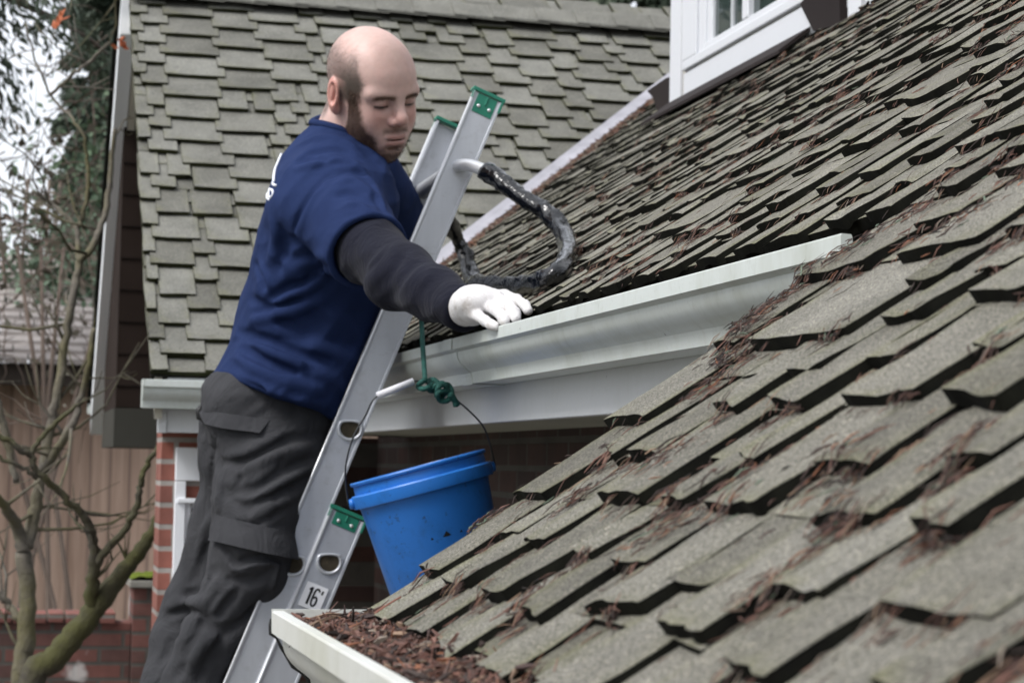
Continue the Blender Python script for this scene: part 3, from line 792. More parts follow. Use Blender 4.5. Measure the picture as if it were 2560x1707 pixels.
# stabiliser arms wrapped in black plastic
def crumple(P, r, seed, seg=22):
    """loosely taped plastic round a tube: creased, faceted skin"""
    rg = np.random.default_rng(seed); mb = MB(); mb.tube(P, r, seg, caps=True); V = np.array(mb.v); n = len(P)
    nz = rg.normal(0, 1, (n, seg)); nz = (nz + np.roll(nz, 1, 1) + np.roll(nz, 1, 0) + np.roll(nz, -1, 0)) / 2
    tw = np.sin(np.arange(n)[:, None] * .55 + np.arange(seg)[None] * .9 + rg.normal(0, .5, (n, 1)))
    lump = 1 + .16 * np.interp(np.arange(n), np.linspace(0, n - 1, 9), rg.normal(.3, 1, 9))
    for i in range(n):
        for k in range(seg): V[i * seg + k] = P[i] + (V[i * seg + k] - P[i]) * (lump[i] + .085 * nz[i, k] + .06 * tw[i, k])
    mb.v = [tuple(v) for v in V]; return mb
def wrapped(pts, r, parent, seed, label, bare=0):
    P = spline(pts, 12)
    if bare:
        mb = MB(); mb.tube(P[:bare + 1], r * .86, 16); o = mb.build('stabiliser_arm', M['alu_edge'], smooth=True); adopt(o, parent); o['label'] = label
        q = crumple(P[bare:], r * 1.12, seed).build('plastic_wrap', M['wrap'], smooth=True); q.parent = o
    else:
        o = crumple(P, r * 1.1, seed).build('stabiliser_arm', M['wrap'], smooth=True); adopt(o, parent); o['label'] = label
wrapped([at(1126, 430, 4.52), at(1150, 414, 4.44), at(1190, 418, 4.39), at(1245, 447, 4.32), at(1305, 495, 4.25), at(1372, 535, 4.18), at(1412, 592, 4.08), at(1418, 645, 3.78), at(1385, 690, 3.64), at(1325, 711, 3.80), at(1250, 714, 4.05), at(1188, 710, 4.28)], .0155, ladder, 4,
        'curved stabiliser arm wrapped in shiny black plastic, hooked onto the roof', bare=30)
wrapped([at(1068, 455, 4.90), at(1090, 495, 4.96), at(1128, 570, 5.06), at(1160, 632, 5.08), at(1178, 690, 5.02), at(1185, 725, 4.9)], .0165, ladder, 9, 'far stabiliser arm wrapped in black plastic')

# ------------------------------------------------------------------ bucket and rope
b_top = at(1044, 1166, 4.0); b_up = np.array([-.270, .045, .962]); b_rt = np.array([.963, 0, .270])
bucket = empty('bucket', tuple(b_top - b_up * .34)); tag(bucket, 'dirty blue plastic bucket hanging tilted from the green rope under the gutter', 'bucket')
KB = .885
prof = [(.112, -.365), (.116, -.36), (.1395, -.062), (.1415, -.056), (.152, -.055), (.1535, -.050), (.1535, -.030), (.151, -.027), (.1435, -.026), (.143, -.008), (.1475, -.006), (.1485, -.002), (.147, .001), (.143, .001), (.140, -.004), (.135, -.06), (.109, -.355), (.001, -.356)]
prof = [(r_ * KB, h_ * KB) for r_, h_ in prof]
mb = MB(); mb.lathe([(.001, -.342)] + prof, b_top, b_up, 64); bk = adopt(mb.build('pail', M['bucket'], smooth=True), bucket)
es = bk.modifiers.new('edges', 'EDGE_SPLIT'); es.split_angle = math.radians(35)
mb = MB()
for s in (-1, 1):
    mb = MB(); c = b_top + b_rt * s * .134 - b_up * .036; mb.tube([c, c + b_rt * s * .009], [.011, .009], 14)
    adopt(mb.build('lug', M['bucket'], smooth=True), bucket)
mb = MB(); dirt = [b_top - b_up * .12 + b_rt * (math.cos(a) * .110) + np.array([0, math.sin(a) * .118, 0]) for a in np.linspace(0, 6.283, 25)[:-1]]
mb.prism(dirt, -b_up * .01); adopt(mb.build('muck', M['shingle_edge']), bucket)
bail = spline([b_top - b_rt * .145 - b_up * .036, at(863, 1200, 3.990), at(867, 1148, 3.985), at(884, 1091, 3.980), at(912, 1041, 3.975), at(945, 988, 3.970), at(1035, 953, 3.970), at(1075, 962, 3.965), at(1110, 982, 3.965), at(1150, 1007, 3.970), at(1201, 1056, 3.980), at(1221, 1097, 3.990), b_top + b_rt * .145 - b_up * .036], 8)
mb = MB(); mb.tube(bail, .0017, 8); bo = adopt(mb.build('handle', M['wire'], smooth=True), bucket)
mb = MB(); mb.tube([at(943, 989, 3.966), at(1034, 953, 3.966)], .0068, 14); q = mb.build('grip', M['grip'], smooth=True); q.parent = bo
rope = MB()
rope.tube(spline([at(1012, 640, 4.40), at(1040, 720, 4.010), at(1053, 800, 4.10), at(1057, 870, 4.02), at(1063, 952, 3.945)], 10), .0048, 10)
loops = [(1063, 950, 3.952), (1050, 958, 3.962), (1046, 967, 3.975), (1060, 972, 3.952), (1078, 962, 3.955), (1072, 952, 3.975), (1086, 950, 3.956), (1098, 964, 3.952), (1090, 976, 3.972), (1074, 974, 3.958), (1104, 958, 3.948), (1116, 972, 3.952), (1104, 992, 3.966), (1092, 988, 3.956), (1098, 966, 3.944), (1120, 962, 3.966), (1130, 984, 3.956), (1118, 1001, 3.950), (1100, 1000, 3.956), (1096, 982, 3.942), (1122, 978, 3.956), (1134, 995, 3.952), (1140, 1016, 3.950)]
rope.tube(spline([at(*l) for l in loops], 7), .0052, 10)
rope.tube(spline([at(1124, 985, 3.944), at(1136, 1000, 3.950), at(1143, 1012, 3.956)], 6), .0062, 10)
rp = rope.build('rope', M['rope'], smooth=True); tag(rp, 'dark green rope knotted around the bucket handle', 'rope')

# ------------------------------------------------------------------ litter
def bits(name, P, D, Nn, length, rad, bend, col, mat, flat=1.0):
    """many little bent sticks: P centres, D directions, Nn bend direction"""
    n = len(P); D = D / np.linalg.norm(D, axis=1, keepdims=True)
    B = np.cross(D, Nn); B /= np.linalg.norm(B, axis=1, keepdims=True) + 1e-9; Q = np.cross(B, D)
    V = np.zeros((n, 12, 3)); L = np.asarray(length)[:, None]; r = np.asarray(rad)[:, None]; bd = np.asarray(bend)[:, None]
    for i, (t, rs) in enumerate(((-.5, .55), (0, 1.), (.5, .35))):
        c = P + D * L * t + Q * bd * L * (.25 - t * t) * 2
        for j, (a, b) in enumerate(((1, 0), (0, 1), (-1, 0), (0, -1))):
            V[:, i * 4 + j] = c + (B * a * flat + Q * b) * r * rs
    f = []
    for i in range(2):
        for j in range(4): f.append((i * 4 + j, i * 4 + (j + 1) % 4, i * 4 + 4 + (j + 1) % 4, i * 4 + 4 + j))
    f = f + [(3, 2, 1, 0), (8, 9, 10, 11)]
    F = (np.arange(n)[:, None, None] * 12 + np.array(f)[None]).reshape(-1, 4)
    me = arrays_mesh(name, V.reshape(-1, 3), F, None, None, {'col': np.repeat(col, 12, 0)})
    return me
PAL = np.array([(.15, .070, .052), (.21, .105, .078), (.27, .175, .115), (.045, .028, .022), (.10, .058, .046), (.24, .195, .155), (.30, .115, .055), (.07, .04, .034)])
def palcol(rng, n, w=None, dark=1.0):
    c = PAL[rng.choice(len(PAL), n, p=w)] * rng.uniform(.6, 1.25, (n, 1)) * dark
    return np.clip(c, 0, 1)
# height field of the near roof
hs, ht0, ht1, hd = 2.75, .55, 6.2, .003
NS, NTT = int(hs / hd), int((ht1 - ht0) / hd)
HF = np.full((NS, NTT), -.004, np.float32)
for tb in tabs1:
    if tb['s'] > hs - .02 or tb['t0'] > ht1 or tb['t1'] < ht0: continue
    i0, i1 = max(0, int(tb['s'] / hd)), min(NS, int((tb['s'] + tb['L']) / hd)); j0, j1 = max(0, int((tb['t0'] - ht0) / hd)), min(NTT, int((tb['t1'] - ht0) / hd))
    if i1 - i0 < 2 or j1 - j0 < 2: continue
    A, W = np.meshgrid((np.arange(i0, i1) * hd - tb['s']).clip(0), (np.linspace(0, 1, j1 - j0)), indexing='ij')
    HF[i0:i1, j0:j1] = np.maximum(HF[i0:i1, j0:j1], tab_h(tb, A, W))
def blur(a, k):
    for ax in (0, 1):
        c = np.cumsum(np.pad(a, [(k + 1, k) if i == ax else (0, 0) for i in (0, 1)], mode='edge'), axis=ax)
        n = a.shape[ax]
        a = (np.take(c, np.arange(2 * k + 1, 2 * k + 1 + n), ax) - np.take(c, np.arange(0, n), ax)) / (2 * k + 1)
    return a
DEP = np.clip(blur(HF.astype(np.float64), 7) - HF - .0012, 0, .012)
sg = (np.arange(NS) * hd)[:, None]; tg = (ht0 + np.arange(NTT) * hd)[None, :]
DEP[(sg < KE * EXPN + .01) & (tg > YR - .004)] = 0
patch = blur(np.random.default_rng(77).normal(0, 1, (NS, NTT)), 28); patch = np.clip(patch / patch.std() * .6 + .7, .08, 2.5)
DEP = DEP * patch
def hfat(s, t):
    return HF[np.clip((s / hd).astype(int), 0, NS - 1), np.clip(((t - ht0) / hd).astype(int), 0, NTT - 1)]
rl = np.random.default_rng(31)
wgt = DEP * (1 / (tg + .3) ** .8)
pr = (wgt / wgt.sum()).ravel()
NCL, PER = 720, 20
ci = rl.choice(pr.size, NCL, p=pr); cs, ct = (ci // NTT) * hd, ht0 + (ci % NTT) * hd
s_ = np.repeat(cs, PER) + rl.normal(0, .008, NCL * PER); t_ = np.repeat(ct, PER) + rl.normal(0, .0075, NCL * PER); heap = np.repeat(rl.uniform(.0005, .006, NCL), PER) * rl.uniform(0, 1, NCL * PER)
NI = 12000
ii = rl.choice(pr.size, NI, p=pr); s_ = np.concatenate([s_, (ii // NTT) * hd]); t_ = np.concatenate([t_, ht0 + (ii % NTT) * hd]); heap = np.concatenate([heap, rl.uniform(0, .0012, NI)])
NR = 1100   # strays anywhere
s_ = np.concatenate([s_, rl.uniform(.02, 2.7, NR)]); t_ = np.concatenate([t_, .7 + rl.uniform(0, 1, NR) ** 1.5 * 5]); heap = np.concatenate([heap, np.full(NR, .0003)])
# thick streaks of reddish needles seen on the slope
nplane = np.array([-.76, 0, 1.0]); pplane = np.array([.792, 0, .227])
def roof_st(u, v):
    d = ray(u, v); p = d * (nplane @ pplane) / (nplane @ d); return (p[0] - O1[0]) / CT, p[1]
for (u, v, n, sd) in ((2010, 690, 90, .020), (1950, 745, 110, .018), (1905, 800, 90, .016), (1860, 860, 70, .014), (1800, 930, 70, .016), (1690, 1130, 45, .014), (1475, 1205, 50, .014), (1240, 1270, 60, .012), (1400, 1430, 60, .016), (2090, 1150, 60, .022), (1700, 1300, 70, .018), (2330, 480, 80, .024), (2440, 530, 60, .024), (1800, 560, 60, .02), (1560, 700, 60, .02), (2160, 600, 70, .016)):
    a, b = roof_st(u, v)
    s_ = np.concatenate([s_, a + rl.normal(0, sd, n)]); t_ = np.concatenate([t_, b + rl.normal(0, sd * .9, n)]); heap = np.concatenate([heap, rl.uniform(0, .007, n)])
for tb in tabs1:
    if tb['up'] < -.005 or tb['t0'] > 4.2 or tb['s'] > 2.5 or tb['s'] < .03 or rl.uniform() > (.26 if tb['t0'] < 2.4 else .16): continue
    w = tb['t1'] - tb['t0']; c = tb['t0'] + w * rl.uniform(.05, .5); n = int(rl.uniform(10, 46)); sp = rl.uniform(.010, .026)
    tuft_n = np.concatenate([tuft_n, np.ones(n, bool)]) if 'tuft_n' in globals() else np.concatenate([np.zeros(len(s_), bool), np.ones(n, bool)])
    s_ = np.concatenate([s_, tb['s'] - rl.uniform(.0005, .009, n)]); t_ = np.concatenate([t_, c + rl.uniform(-1, 1, n) * sp]); heap = np.concatenate([heap, rl.uniform(0, .008, n)])
ok = ((s_ > .01) & (t_ > .6) & (t_ < 6) & (s_ < 2.7) & ~((s_ < KE * EXPN) & (t_ > YR - .006)))
s_, t_, heap, tuft = s_[ok], t_[ok], heap[ok], tuft_n[ok]; n = len(s_)
ang = np.where(heap > .0035, rl.normal(0, .9, n), rl.normal(0, .30, n)); ln = rl.uniform(.006, .018, n) * np.where(rl.uniform(0, 1, n) < .10, 2.0, 1)
ang = np.where(tuft, rl.uniform(0, 3.14, n), ang); ln = np.where(tuft, rl.uniform(.005, .013, n), ln)
ds, dt = np.cos(ang), np.sin(ang)
h0 = hfat(s_ - ds * ln / 2, t_ - dt * ln / 2); h1 = hfat(s_ + ds * ln / 2, t_ + dt * ln / 2); hm = hfat(s_, t_)
hc = np.where(tuft, hfat(s_ - .004, t_) + heap * .9, np.maximum(hm, (h0 + h1) / 2) + .0008 + heap); sl = np.clip(h1 - h0, -.006, .006) * .8 + rl.normal(0, .09, n) * (ln * (heap > .003) + .001) * np.where(tuft, 4., 1.)
P = O1 + s_[:, None] * Sv + t_[:, None] * Tv + hc[:, None] * Nv
D = ds[:, None] * Sv + dt[:, None] * Tv + (sl / ln)[:, None] * Nv
col = palcol(rl, n, [.17, .15, .11, .21, .15, .06, .05, .10]); hp = tuft | (heap > .0035); col[hp] *= rl.uniform(.25, .95, (hp.sum(), 1)); col *= .88; g = rl.uniform(0, 1, n) < .025; col[g] = (.13, .17, .12)
nv = 2600; f_ = rl.uniform(0, 1, nv)[:, None]; Pv = v0 + (v1 - v0) * f_ + np.array([0, -1.0, 0]) * (np.abs(rl.normal(0, .10, nv)) + .02)[:, None]; sv = (Pv[:, 0] - O1[0]) / CT + rl.normal(0, .02, nv)
Pv = O1 + sv[:, None] * Sv + Pv[:, 1:2] * Tv + (rl.uniform(.016, .030, nv))[:, None] * Nv
P = np.vstack([P, Pv]); D = np.vstack([D, rl.normal(0, 1, (nv, 3)) * (1, 1, .4)]); ln = np.concatenate([ln, rl.uniform(.012, .035, nv)]); heap = np.concatenate([heap, np.full(nv, .009)]); col = np.vstack([col, palcol(rl, nv, [.14, .16, .18, .12, .16, .16, .03, .05], .9)]); n = len(P)
me = bits('pine_needles', P, D, np.tile(Nv, (n, 1)) + rl.normal(0, .4, (n, 3)), ln, np.where(heap > .0089, rl.uniform(.001, .003, n), np.where(heap > .0015, rl.uniform(.0004, .0010, n), rl.uniform(.0003, .0006, n))), rl.uniform(-.1, .25, n), col, None)
o = link('pine_needles', me, M['debris'], None, False); tag(o, 'reddish brown pine needles scattered over the near roof slope', 'pine needles', kind='stuff')

# gutter full of leaf litter
rg = np.random.default_rng(8)
gx = np.linspace(.2525, .46, 36); gy = np.linspace(.55, 1.985, 190)
X, Y = np.meshgrid(gx, gy, indexing='ij'); 
zn = blur(rg.normal(0, 1, X.shape), 2); zn = zn / zn.std()
Z = -.149 + .0035 * zn + .012 * np.clip((X - .27) / .1, 0, 1) - .004 * (X < .258)
idx = np.arange(X.size).reshape(X.shape)
q = np.stack([idx[:-1, :-1], idx[1:, :-1], idx[1:, 1:], idx[:-1, 1:]], -1).reshape(-1, 4)
me = arrays_mesh('leaf_litter', np.stack([X, Y, Z], -1).reshape(-1, 3), q)
lit = link('leaf_litter', me, M['litter'] if 'litter' in M else simple('rotting_litter', (.030, .016, .012), (.10, .045, .03), 90, .9, bump=.9, bscale=160, bdist=.006), None, True)
tag(lit, 'reddish brown leaf litter filling the near white gutter', 'leaf litter', kind='stuff')
n = 8500
bx = rg.uniform(.254, .43, n); by = 1.98 - rg.uniform(0, 1, n) ** 1.2 * 1.2
zz = -.146 + .012 * np.clip((bx - .27) / .1, 0, 1) + rg.normal(0, .0035, n) + blur(rg.normal(0, 1, (1, n)), 0)[0] * 0
dd = rg.normal(0, 1, (n, 3)); dd[:, 2] *= .42
ln = rg.uniform(.006, .020, n) * np.where(rg.uniform(0, 1, n) < .08, 2.0, 1)
fl = rg.uniform(0, 1, n) < .45
rad = np.where(fl, rg.uniform(.0014, .0030, n), rg.uniform(.0005, .0012, n))
col = palcol(rg, n, [.24, .16, .08, .20, .15, .05, .05, .07], .85)
me = bits('litter_bits', np.stack([bx, by, zz], 1), dd, rg.normal(0, 1, (n, 3)), ln, rad, rg.uniform(-.3, .5, n), col, None)
q = link('litter_bits', me, M['debris'], lit, False); q['kind'] = 'stuff'
# long needles sticking over the end and a twig
tp = []
for u, v in ((905, 1566), (922, 1545), (941, 1523), (968, 1500), (994, 1482), (1030, 1459)):
    a_, b_ = roof_st(u, v); tp.append(O1 + a_ * Sv + b_ * Tv + (max(hfat(np.array([a_]), np.array([b_]))[0], .012) + .004) * Nv)
tw = MB(); tw.tube(spline(tp, 5), np.linspace(.0034, .0010, 26), 8)
t = tw.build('twig', M['twig'] if 'twig' in M else simple('red_twig', (.17, .075, .06), (.25, .12, .09), 120, .8), smooth=True); tag(t, 'reddish twig lying across the corner shingles at the gutter end', 'twig')
# litter and soil along the upper gutter
n = 2600
by = 2.02 + rg.uniform(0, 1, n) ** 1.3 * 4.2; bx = rg.uniform(.812, .90, n)
mound = np.exp(-((by - 3.15) / .32) ** 2) * .016
zz = ZG - .014 + mound * np.exp(-((bx - .84) / .03) ** 2) + .35 * np.clip(bx - .85, 0, 1) + rg.normal(0, .003, n)
dd = rg.normal(0, 1, (n, 3)); dd[:, 2] *= .35
me = bits('gutter_dirt', np.stack([bx, by, zz], 1), dd, rg.normal(0, 1, (n, 3)), rg.uniform(.008, .028, n), rg.uniform(.0006, .0018, n), rg.uniform(-.2, .4, n), palcol(rg, n, None, .75), None)
gd = link('gutter_dirt', me, M['debris'], None, False); tag(gd, 'brown dirt and needles lying in the long upper gutter', 'gutter dirt', kind='stuff')
gx = np.linspace(.808, .89, 14); gy = np.linspace(2.0, 6.3, 240); X, Y = np.meshgrid(gx, gy, indexing='ij'); zn = blur(rg.normal(0, 1, X.shape), 2); zn /= zn.std()
Z = ZG - .020 + .0025 * zn + np.exp(-((Y - 3.15) / .32) ** 2) * .020 * np.exp(-((X - .845) / .03) ** 2) + .25 * np.clip(X - .85, 0, 1)
idx = np.arange(X.size).reshape(X.shape); q = np.stack([idx[:-1, :-1], idx[1:, :-1], idx[1:, 1:], idx[:-1, 1:]], -1).reshape(-1, 4)
o = link('soil_bed', arrays_mesh('soil_bed', np.stack([X, Y, Z], -1).reshape(-1, 3), q), simple('gutter_soil', (.035, .026, .016), (.10, .085, .045), 60, .95, bump=.8, bscale=200, bdist=.004), gd, True); o['kind'] = 'stuff'

# ------------------------------------------------------------------ ground
mb = MB(); mb.add([(-80, -20, -2.6), (80, -20, -2.6), (80, 160, -2.6), (-80, 160, -2.6)], [(0, 1, 2, 3)])
tag(mb.build('ground', M['ground']), kind='structure')
mb = MB(); mb.add([(-3.0, .0, -2.596), (1.2, .0, -2.596), (1.2, 9.5, -2.596), (-3.0, 9.5, -2.596)], [(0, 1, 2, 3)])
tag(mb.build('bounce_slab', simple('pale_bounce_slab', (.20, .195, .18), (.27, .26, .24), 3, .9)), kind='structure')  # unseen pale slab added to bounce light up to the undersides

# ------------------------------------------------------------------ implicit surfaces for the figure
def smin(a, b, k):
    h = np.clip(.5 + .5 * (b - a) / k, 0, 1); return b * (1 - h) + a * h - k * h * (1 - h)
def smax(a, b, k): return -smin(-a, -b, k)
def ell(P, c, r, M3=None):
    q = P - np.asarray(c, np.float32)
    if M3 is not None: q = q @ np.asarray(M3, np.float32).T
    r = np.asarray(r, np.float32); k0 = np.sqrt(((q / r) ** 2).sum(-1)); k1 = np.sqrt(((q / (r * r)) ** 2).sum(-1)) + 1e-9
    return k0 * (k0 - 1) / k1
def cap_(P, a, b, ra, rb):
    a = np.asarray(a, np.float32); b = np.asarray(b, np.float32); ba = b - a
    t = np.clip(((P - a) @ ba) / (ba @ ba), 0, 1)
    return np.sqrt((((P - a) - t[..., None] * ba) ** 2).sum(-1)) - (ra + (rb - ra) * t)
def chain(P, pts, rad, k=.02):
    d = None
    for i in range(len(pts) - 1):
        e = cap_(P, pts[i], pts[i + 1], rad[i], rad[i + 1]); d = e if d is None else smin(d, e, k)
    return d
_H = np.random.default_rng(99).uniform(-1, 1, (32, 32, 32)).astype(np.float32)
def vnoise(P, s):
    q = P * s; i = np.floor(q).astype(int); f = q - i; f = f * f * (3 - 2 * f); r = 0
    for dx in (0, 1):
        for dy in (0, 1):
            for dz in (0, 1):
                w = (f[..., 0] if dx else 1 - f[..., 0]) * (f[..., 1] if dy else 1 - f[..., 1]) * (f[..., 2] if dz else 1 - f[..., 2])
                r = r + w * _H[(i[..., 0] + dx) % 32, (i[..., 1] + dy) % 32, (i[..., 2] + dz) % 32]
    return r
def polymesh(f, lo, hi, h):
    """surface nets on the zero level of f"""
    lo = np.asarray(lo, float); n = np.ceil((np.asarray(hi, float) - lo) / h).astype(int) + 1
    D = np.empty(n, np.float32)
    ax = [lo[i] + np.arange(n[i]) * h for i in range(3)]
    YY, ZZ = np.meshgrid(ax[1], ax[2], indexing='ij')
    for i0 in range(0, n[0], 12):
        xs = ax[0][i0:i0 + 12]
        P = np.empty((len(xs), n[1], n[2], 3), np.float32); P[..., 0] = xs[:, None, None]; P[..., 1] = YY; P[..., 2] = ZZ
        D[i0:i0 + 12] = f(P.reshape(-1, 3)).reshape(P.shape[:3])
    S = D < 0
    cn = [(a, b, c) for a in (0, 1) for b in (0, 1) for c in (0, 1)]
    sl = lambda A, o: A[o[0]:A.shape[0] - 1 + o[0], o[1]:A.shape[1] - 1 + o[1], o[2]:A.shape[2] - 1 + o[2]]
    cnt = sum(sl(S, o).astype(np.int8) for o in cn); act = (cnt > 0) & (cnt < 8)
    I = np.argwhere(act); idm = np.full(act.shape, -1, np.int64); idm[act] = np.arange(len(I))
    acc = np.zeros((len(I), 3)); num = np.zeros(len(I))
    for a in cn:
        for axn in range(3):
            if a[axn]: continue
            b = list(a); b[axn] = 1
            da = D[I[:, 0] + a[0], I[:, 1] + a[1], I[:, 2] + a[2]]; db = D[I[:, 0] + b[0], I[:, 1] + b[1], I[:, 2] + b[2]]
            m = (da < 0) != (db < 0); t = np.where(m, da / np.where(m, da - db, 1), 0)
            p = np.tile(np.array(a, float), (len(I), 1)); p[:, axn] = t
            acc += p * m[:, None]; num += m
    V = lo + (I + acc / num[:, None]) * h
    Q = []
    for axn in range(3):
        o1, o2 = [k for k in range(3) if k != axn]
        A = S; B0 = np.take(A, np.arange(A.shape[axn] - 1), axn); B1 = np.take(A, np.arange(1, A.shape[axn]), axn)
        E = np.argwhere(B0 != B1)
        E = E[(E[:, o1] > 0) & (E[:, o2] > 0) & (E[:, o1] < act.shape[o1]) & (E[:, o2] < act.shape[o2])]
        flip = B0[E[:, 0], E[:, 1], E[:, 2]]
        def cell(d1, d2):
            e = E.copy(); e[:, o1] -= d1; e[:, o2] -= d2; return idm[e[:, 0], e[:, 1], e[:, 2]]
        q = np.stack([cell(1, 1), cell(0, 1), cell(0, 0), cell(1, 0)], -1)
        if axn == 1: flip = ~flip
        q = np.where(flip[:, None], q, q[:, ::-1]); Q.append(q)
    Q = np.vstack(Q); Q = Q[(Q >= 0).all(1)]
    return V, Q
def march(f, uv, y0=3.2, y1=5.4):
    """first hit of the photo rays with f"""
    R_ = np.array([ray(u, v) for u, v in uv]); y = np.full(len(R_), y0); 
    for _ in range(90):
        d = f((R_ * y[:, None]).astype(np.float32)); y = np.minimum(y + np.clip(d, -.02, .05) * .8, y1)
    return R_ * y[:, None], y < y1 - .01
def strokes(P, d, S):
    """add ridges (+) and creases (-) along polylines lying on the cloth"""
    for pts, h, r in S:
        lo = pts.min(0) - 3 * r; hi = pts.max(0) + 3 * r
        m = ((P > lo) & (P < hi)).all(-1)
        if not m.any(): continue
        q = P[m]; best = None; n = len(pts)
        for i in range(n - 1):
            ba = pts[i + 1] - pts[i]; t = np.clip(((q - pts[i]) @ ba) / (ba @ ba + 1e-12), 0, 1)
            dist2 = (((q - pts[i]) - t[:, None] * ba) ** 2).sum(-1)
            fade = np.clip(np.minimum((i + t) / n, 1 - (i + t) / n) * 3.2 + .15, 0, 1)
            g = np.exp(-dist2 / (r * r)) * fade
            best = g if best is None else np.maximum(best, g)
        d[m] -= h * best
    return d
def put(f, L, lo=3.2, hi=5.4):
    out = []
    for uv, h, r in L:
        Q = spline([(u, v, 0) for u, v in uv], 4); p, ok = march(f, [(q[0], q[1]) for q in Q], lo, hi)
        if ok.sum() > 1: out.append((p[ok].astype(np.float32), h, r))
    return out

person = empty('person', tuple(at(640, 1050, 4.62)))
tag(person, 'bearded man in navy T-shirt and grey cargo trousers, white gloved hand in the gutter', 'person')

# --- head
HY, HP, HR = math.radians(-61), math.radians(24.5), math.radians(13.0)
hf = np.array([math.cos(HY) * math.cos(HP), math.sin(HY) * math.cos(HP), -math.sin(HP)])
hl = np.array([-math.sin(HY), math.cos(HY), 0.]); hu = np.cross(hf, hl)
HM = np.stack([hf, hl * math.cos(HR) + hu * math.sin(HR), hu * math.cos(HR) - hl * math.sin(HR)])
HS = 1.045; HC = at(930, 225, 4.42)
def h2w(p): return HC + HS * (np.asarray(p, float) @ HM)
NB = at(838, 395, 4.52)                       # base of the neck
nb_l = ((NB - HC) @ HM.T) / HS
def head_sdf(Pw):
    P = ((Pw - HC.astype(np.float32)) @ HM.T.astype(np.float32)) / HS
    sy = P.copy(); sy[:, 1] = np.abs(sy[:, 1])          # mirrored side
    d = ell(P, (-.014, 0, .036), (.1, .0785, .086))
    d = smin(d, ell(P, (.022, 0, .02), (.070, .066, .075)), .03)
    d = smin(d, ell(P, (.030, 0, -.030), (.060, .063, .085)), .03)
    d = smin(d, ell(P, (.022, 0, -.075), (.060, .0575, .045)), .03)
    d = smin(d, ell(P, (.062, 0, -.100), (.030, .032, .027)), .025)          # chin
    d = smin(d, ell(sy, (.056, .036, -.042), (.030, .027, .036)), .022)       # cheeks
    d = smin(d, ell(P, (.020, 0, -.105), (.050, .042, .030)), .03)            # soft under chin
    d = smin(d, ell(P, (.074, 0, -.072), (.026, .034, .030)), .02)            # muzzle
    d = smin(d, cap_(sy, (.084, .006, .016), (.071, .050, .017), .0115, .0105), .014)   # brow
    d = smax(d, -ell(sy, (.102, .033, -.003), (.021, .021, .0135)), .014)      # socket
    d = smin(d, ell(sy, (.0735, .0325, .0005), (.0165, .0165, .0140)), .004)   # lid and ball
    d = smax(d, -ell(sy, (.0905, .0335, -.0062), (.0075, .0118, .0024)), .002)  # lid opening
    d = smin(d, cap_(P, (.086, 0, .012), (.108, 0, -.022), .0085, .0115), .011)   # nose
    d = smin(d, ell(P, (.109, 0, -.0285), (.0135, .0125, .0115)), .008)
    d = smin(d, ell(sy, (.099, .0135, -.034), (.0115, .0078, .0085)), .005)
    d = smax(d, -ell(sy, (.106, .0075, -.0425), (.0045, .0042, .0035)), .002)
    d = smin(d, ell(P, (.0955, 0, -.0655), (.0090, .0235, .0062)), .006)       # lips
    d = smin(d, ell(P, (.0935, 0, -.0785), (.0100, .0205, .0070)), .006)
    d = smax(d, -ell(P, (.105, 0, -.0718), (.013, .0225, .0015)), .003)
    d = smax(d, -ell(P, (.0965, 0, -.0905), (.010, .018, .004)), .008)
    # ears
    a = math.radians(14); E3 = np.array([[math.cos(a), .25, math.sin(a)], [-.25, 1, 0], [-math.sin(a), 0, math.cos(a)]])
    e = ell(sy, (-.016, .0805, -.006), (.0225, .0115, .0345), E3)
    e = smax(e, -ell(sy, (-.009, .0905, -.003), (.0135, .0105, .0225), E3), .003)
    e = smin(e, ell(sy, (-.016, .084, -.002), (.006, .004, .015), E3), .005)
    e = smin(e, ell(sy, (-.004, .0795, -.0345), (.0085, .006, .0105)), .008)
    d = smin(d, e, .005)
    # neck
    d = smin(d, cap_(P, (-.030, 0, -.055), nb_l, .062, .068), .03)
    d = smin(d, ell(P, (-.075, 0, -.07), (.03, .045, .05)), .03)
    return d * HS
V, Q = polymesh(head_sdf, HC - np.array([.19, .21, .33]), HC + np.array([.17, .17, .17]), .0022)
L = ((V - HC) @ HM.T) / HS
x, y, z = L.T; ay = np.abs(y)
def sm(a, b, v): t = np.clip((v - a) / (b - a), 0, 1); return t * t * (3 - 2 * t)
nz = vnoise(L.astype(np.float32), 90.) * .5 + vnoise(L.astype(np.float32), 210.) * .5
# colour zones of the head, with shade painted into its recesses
skin = np.tile(np.array([.57, .390, .345]), (len(V), 1))
def blend(c, m):
    global skin
    m = np.clip(m, 0, 1)[:, None]; skin = skin * (1 - m) + np.asarray(c) * m
red = np.exp(-(((x - .10) / .03) ** 2 + (y / .018) ** 2 + ((z + .03) / .02) ** 2)) * .55 + np.exp(-(((ay - .040) / .02) ** 2 + ((z + .03) / .025) ** 2)) * (x > .03) * .45
blend((.50, .20, .165), red)
blend((.54, .235, .19), sm(.076, .084, ay) * (x < .02) * .75)
hairline = .030 + .030 * sm(-.02, .06, -x)                      # bald crown, fringe kept at sides and back
xb = .060 - .62 * np.clip(z - .035, 0, 1) - .25 * np.clip(.03 - z, 0, .05)
stub = sm(xb + .008, xb - .010, x + .005 * nz) * (1 - sm(.060, .100, z + .012 * nz)) * sm(-.085, -.06, z) * (1 - sm(.077, .083, ay) * (z < .03)) * (1 - sm(-.002, -.022, z) * sm(-.062, -.048, x))
blend((.072, .055, .044), stub * (.62 + .36 * sm(-.05, .03, x) * sm(.075, .03, z)))  # clipped hair, toned lighter behind and above as painted top light
crown = sm(.03, .07, z) * (1 - sm(.05, .03, np.abs(x - .045) + .35 * ay)) * 0
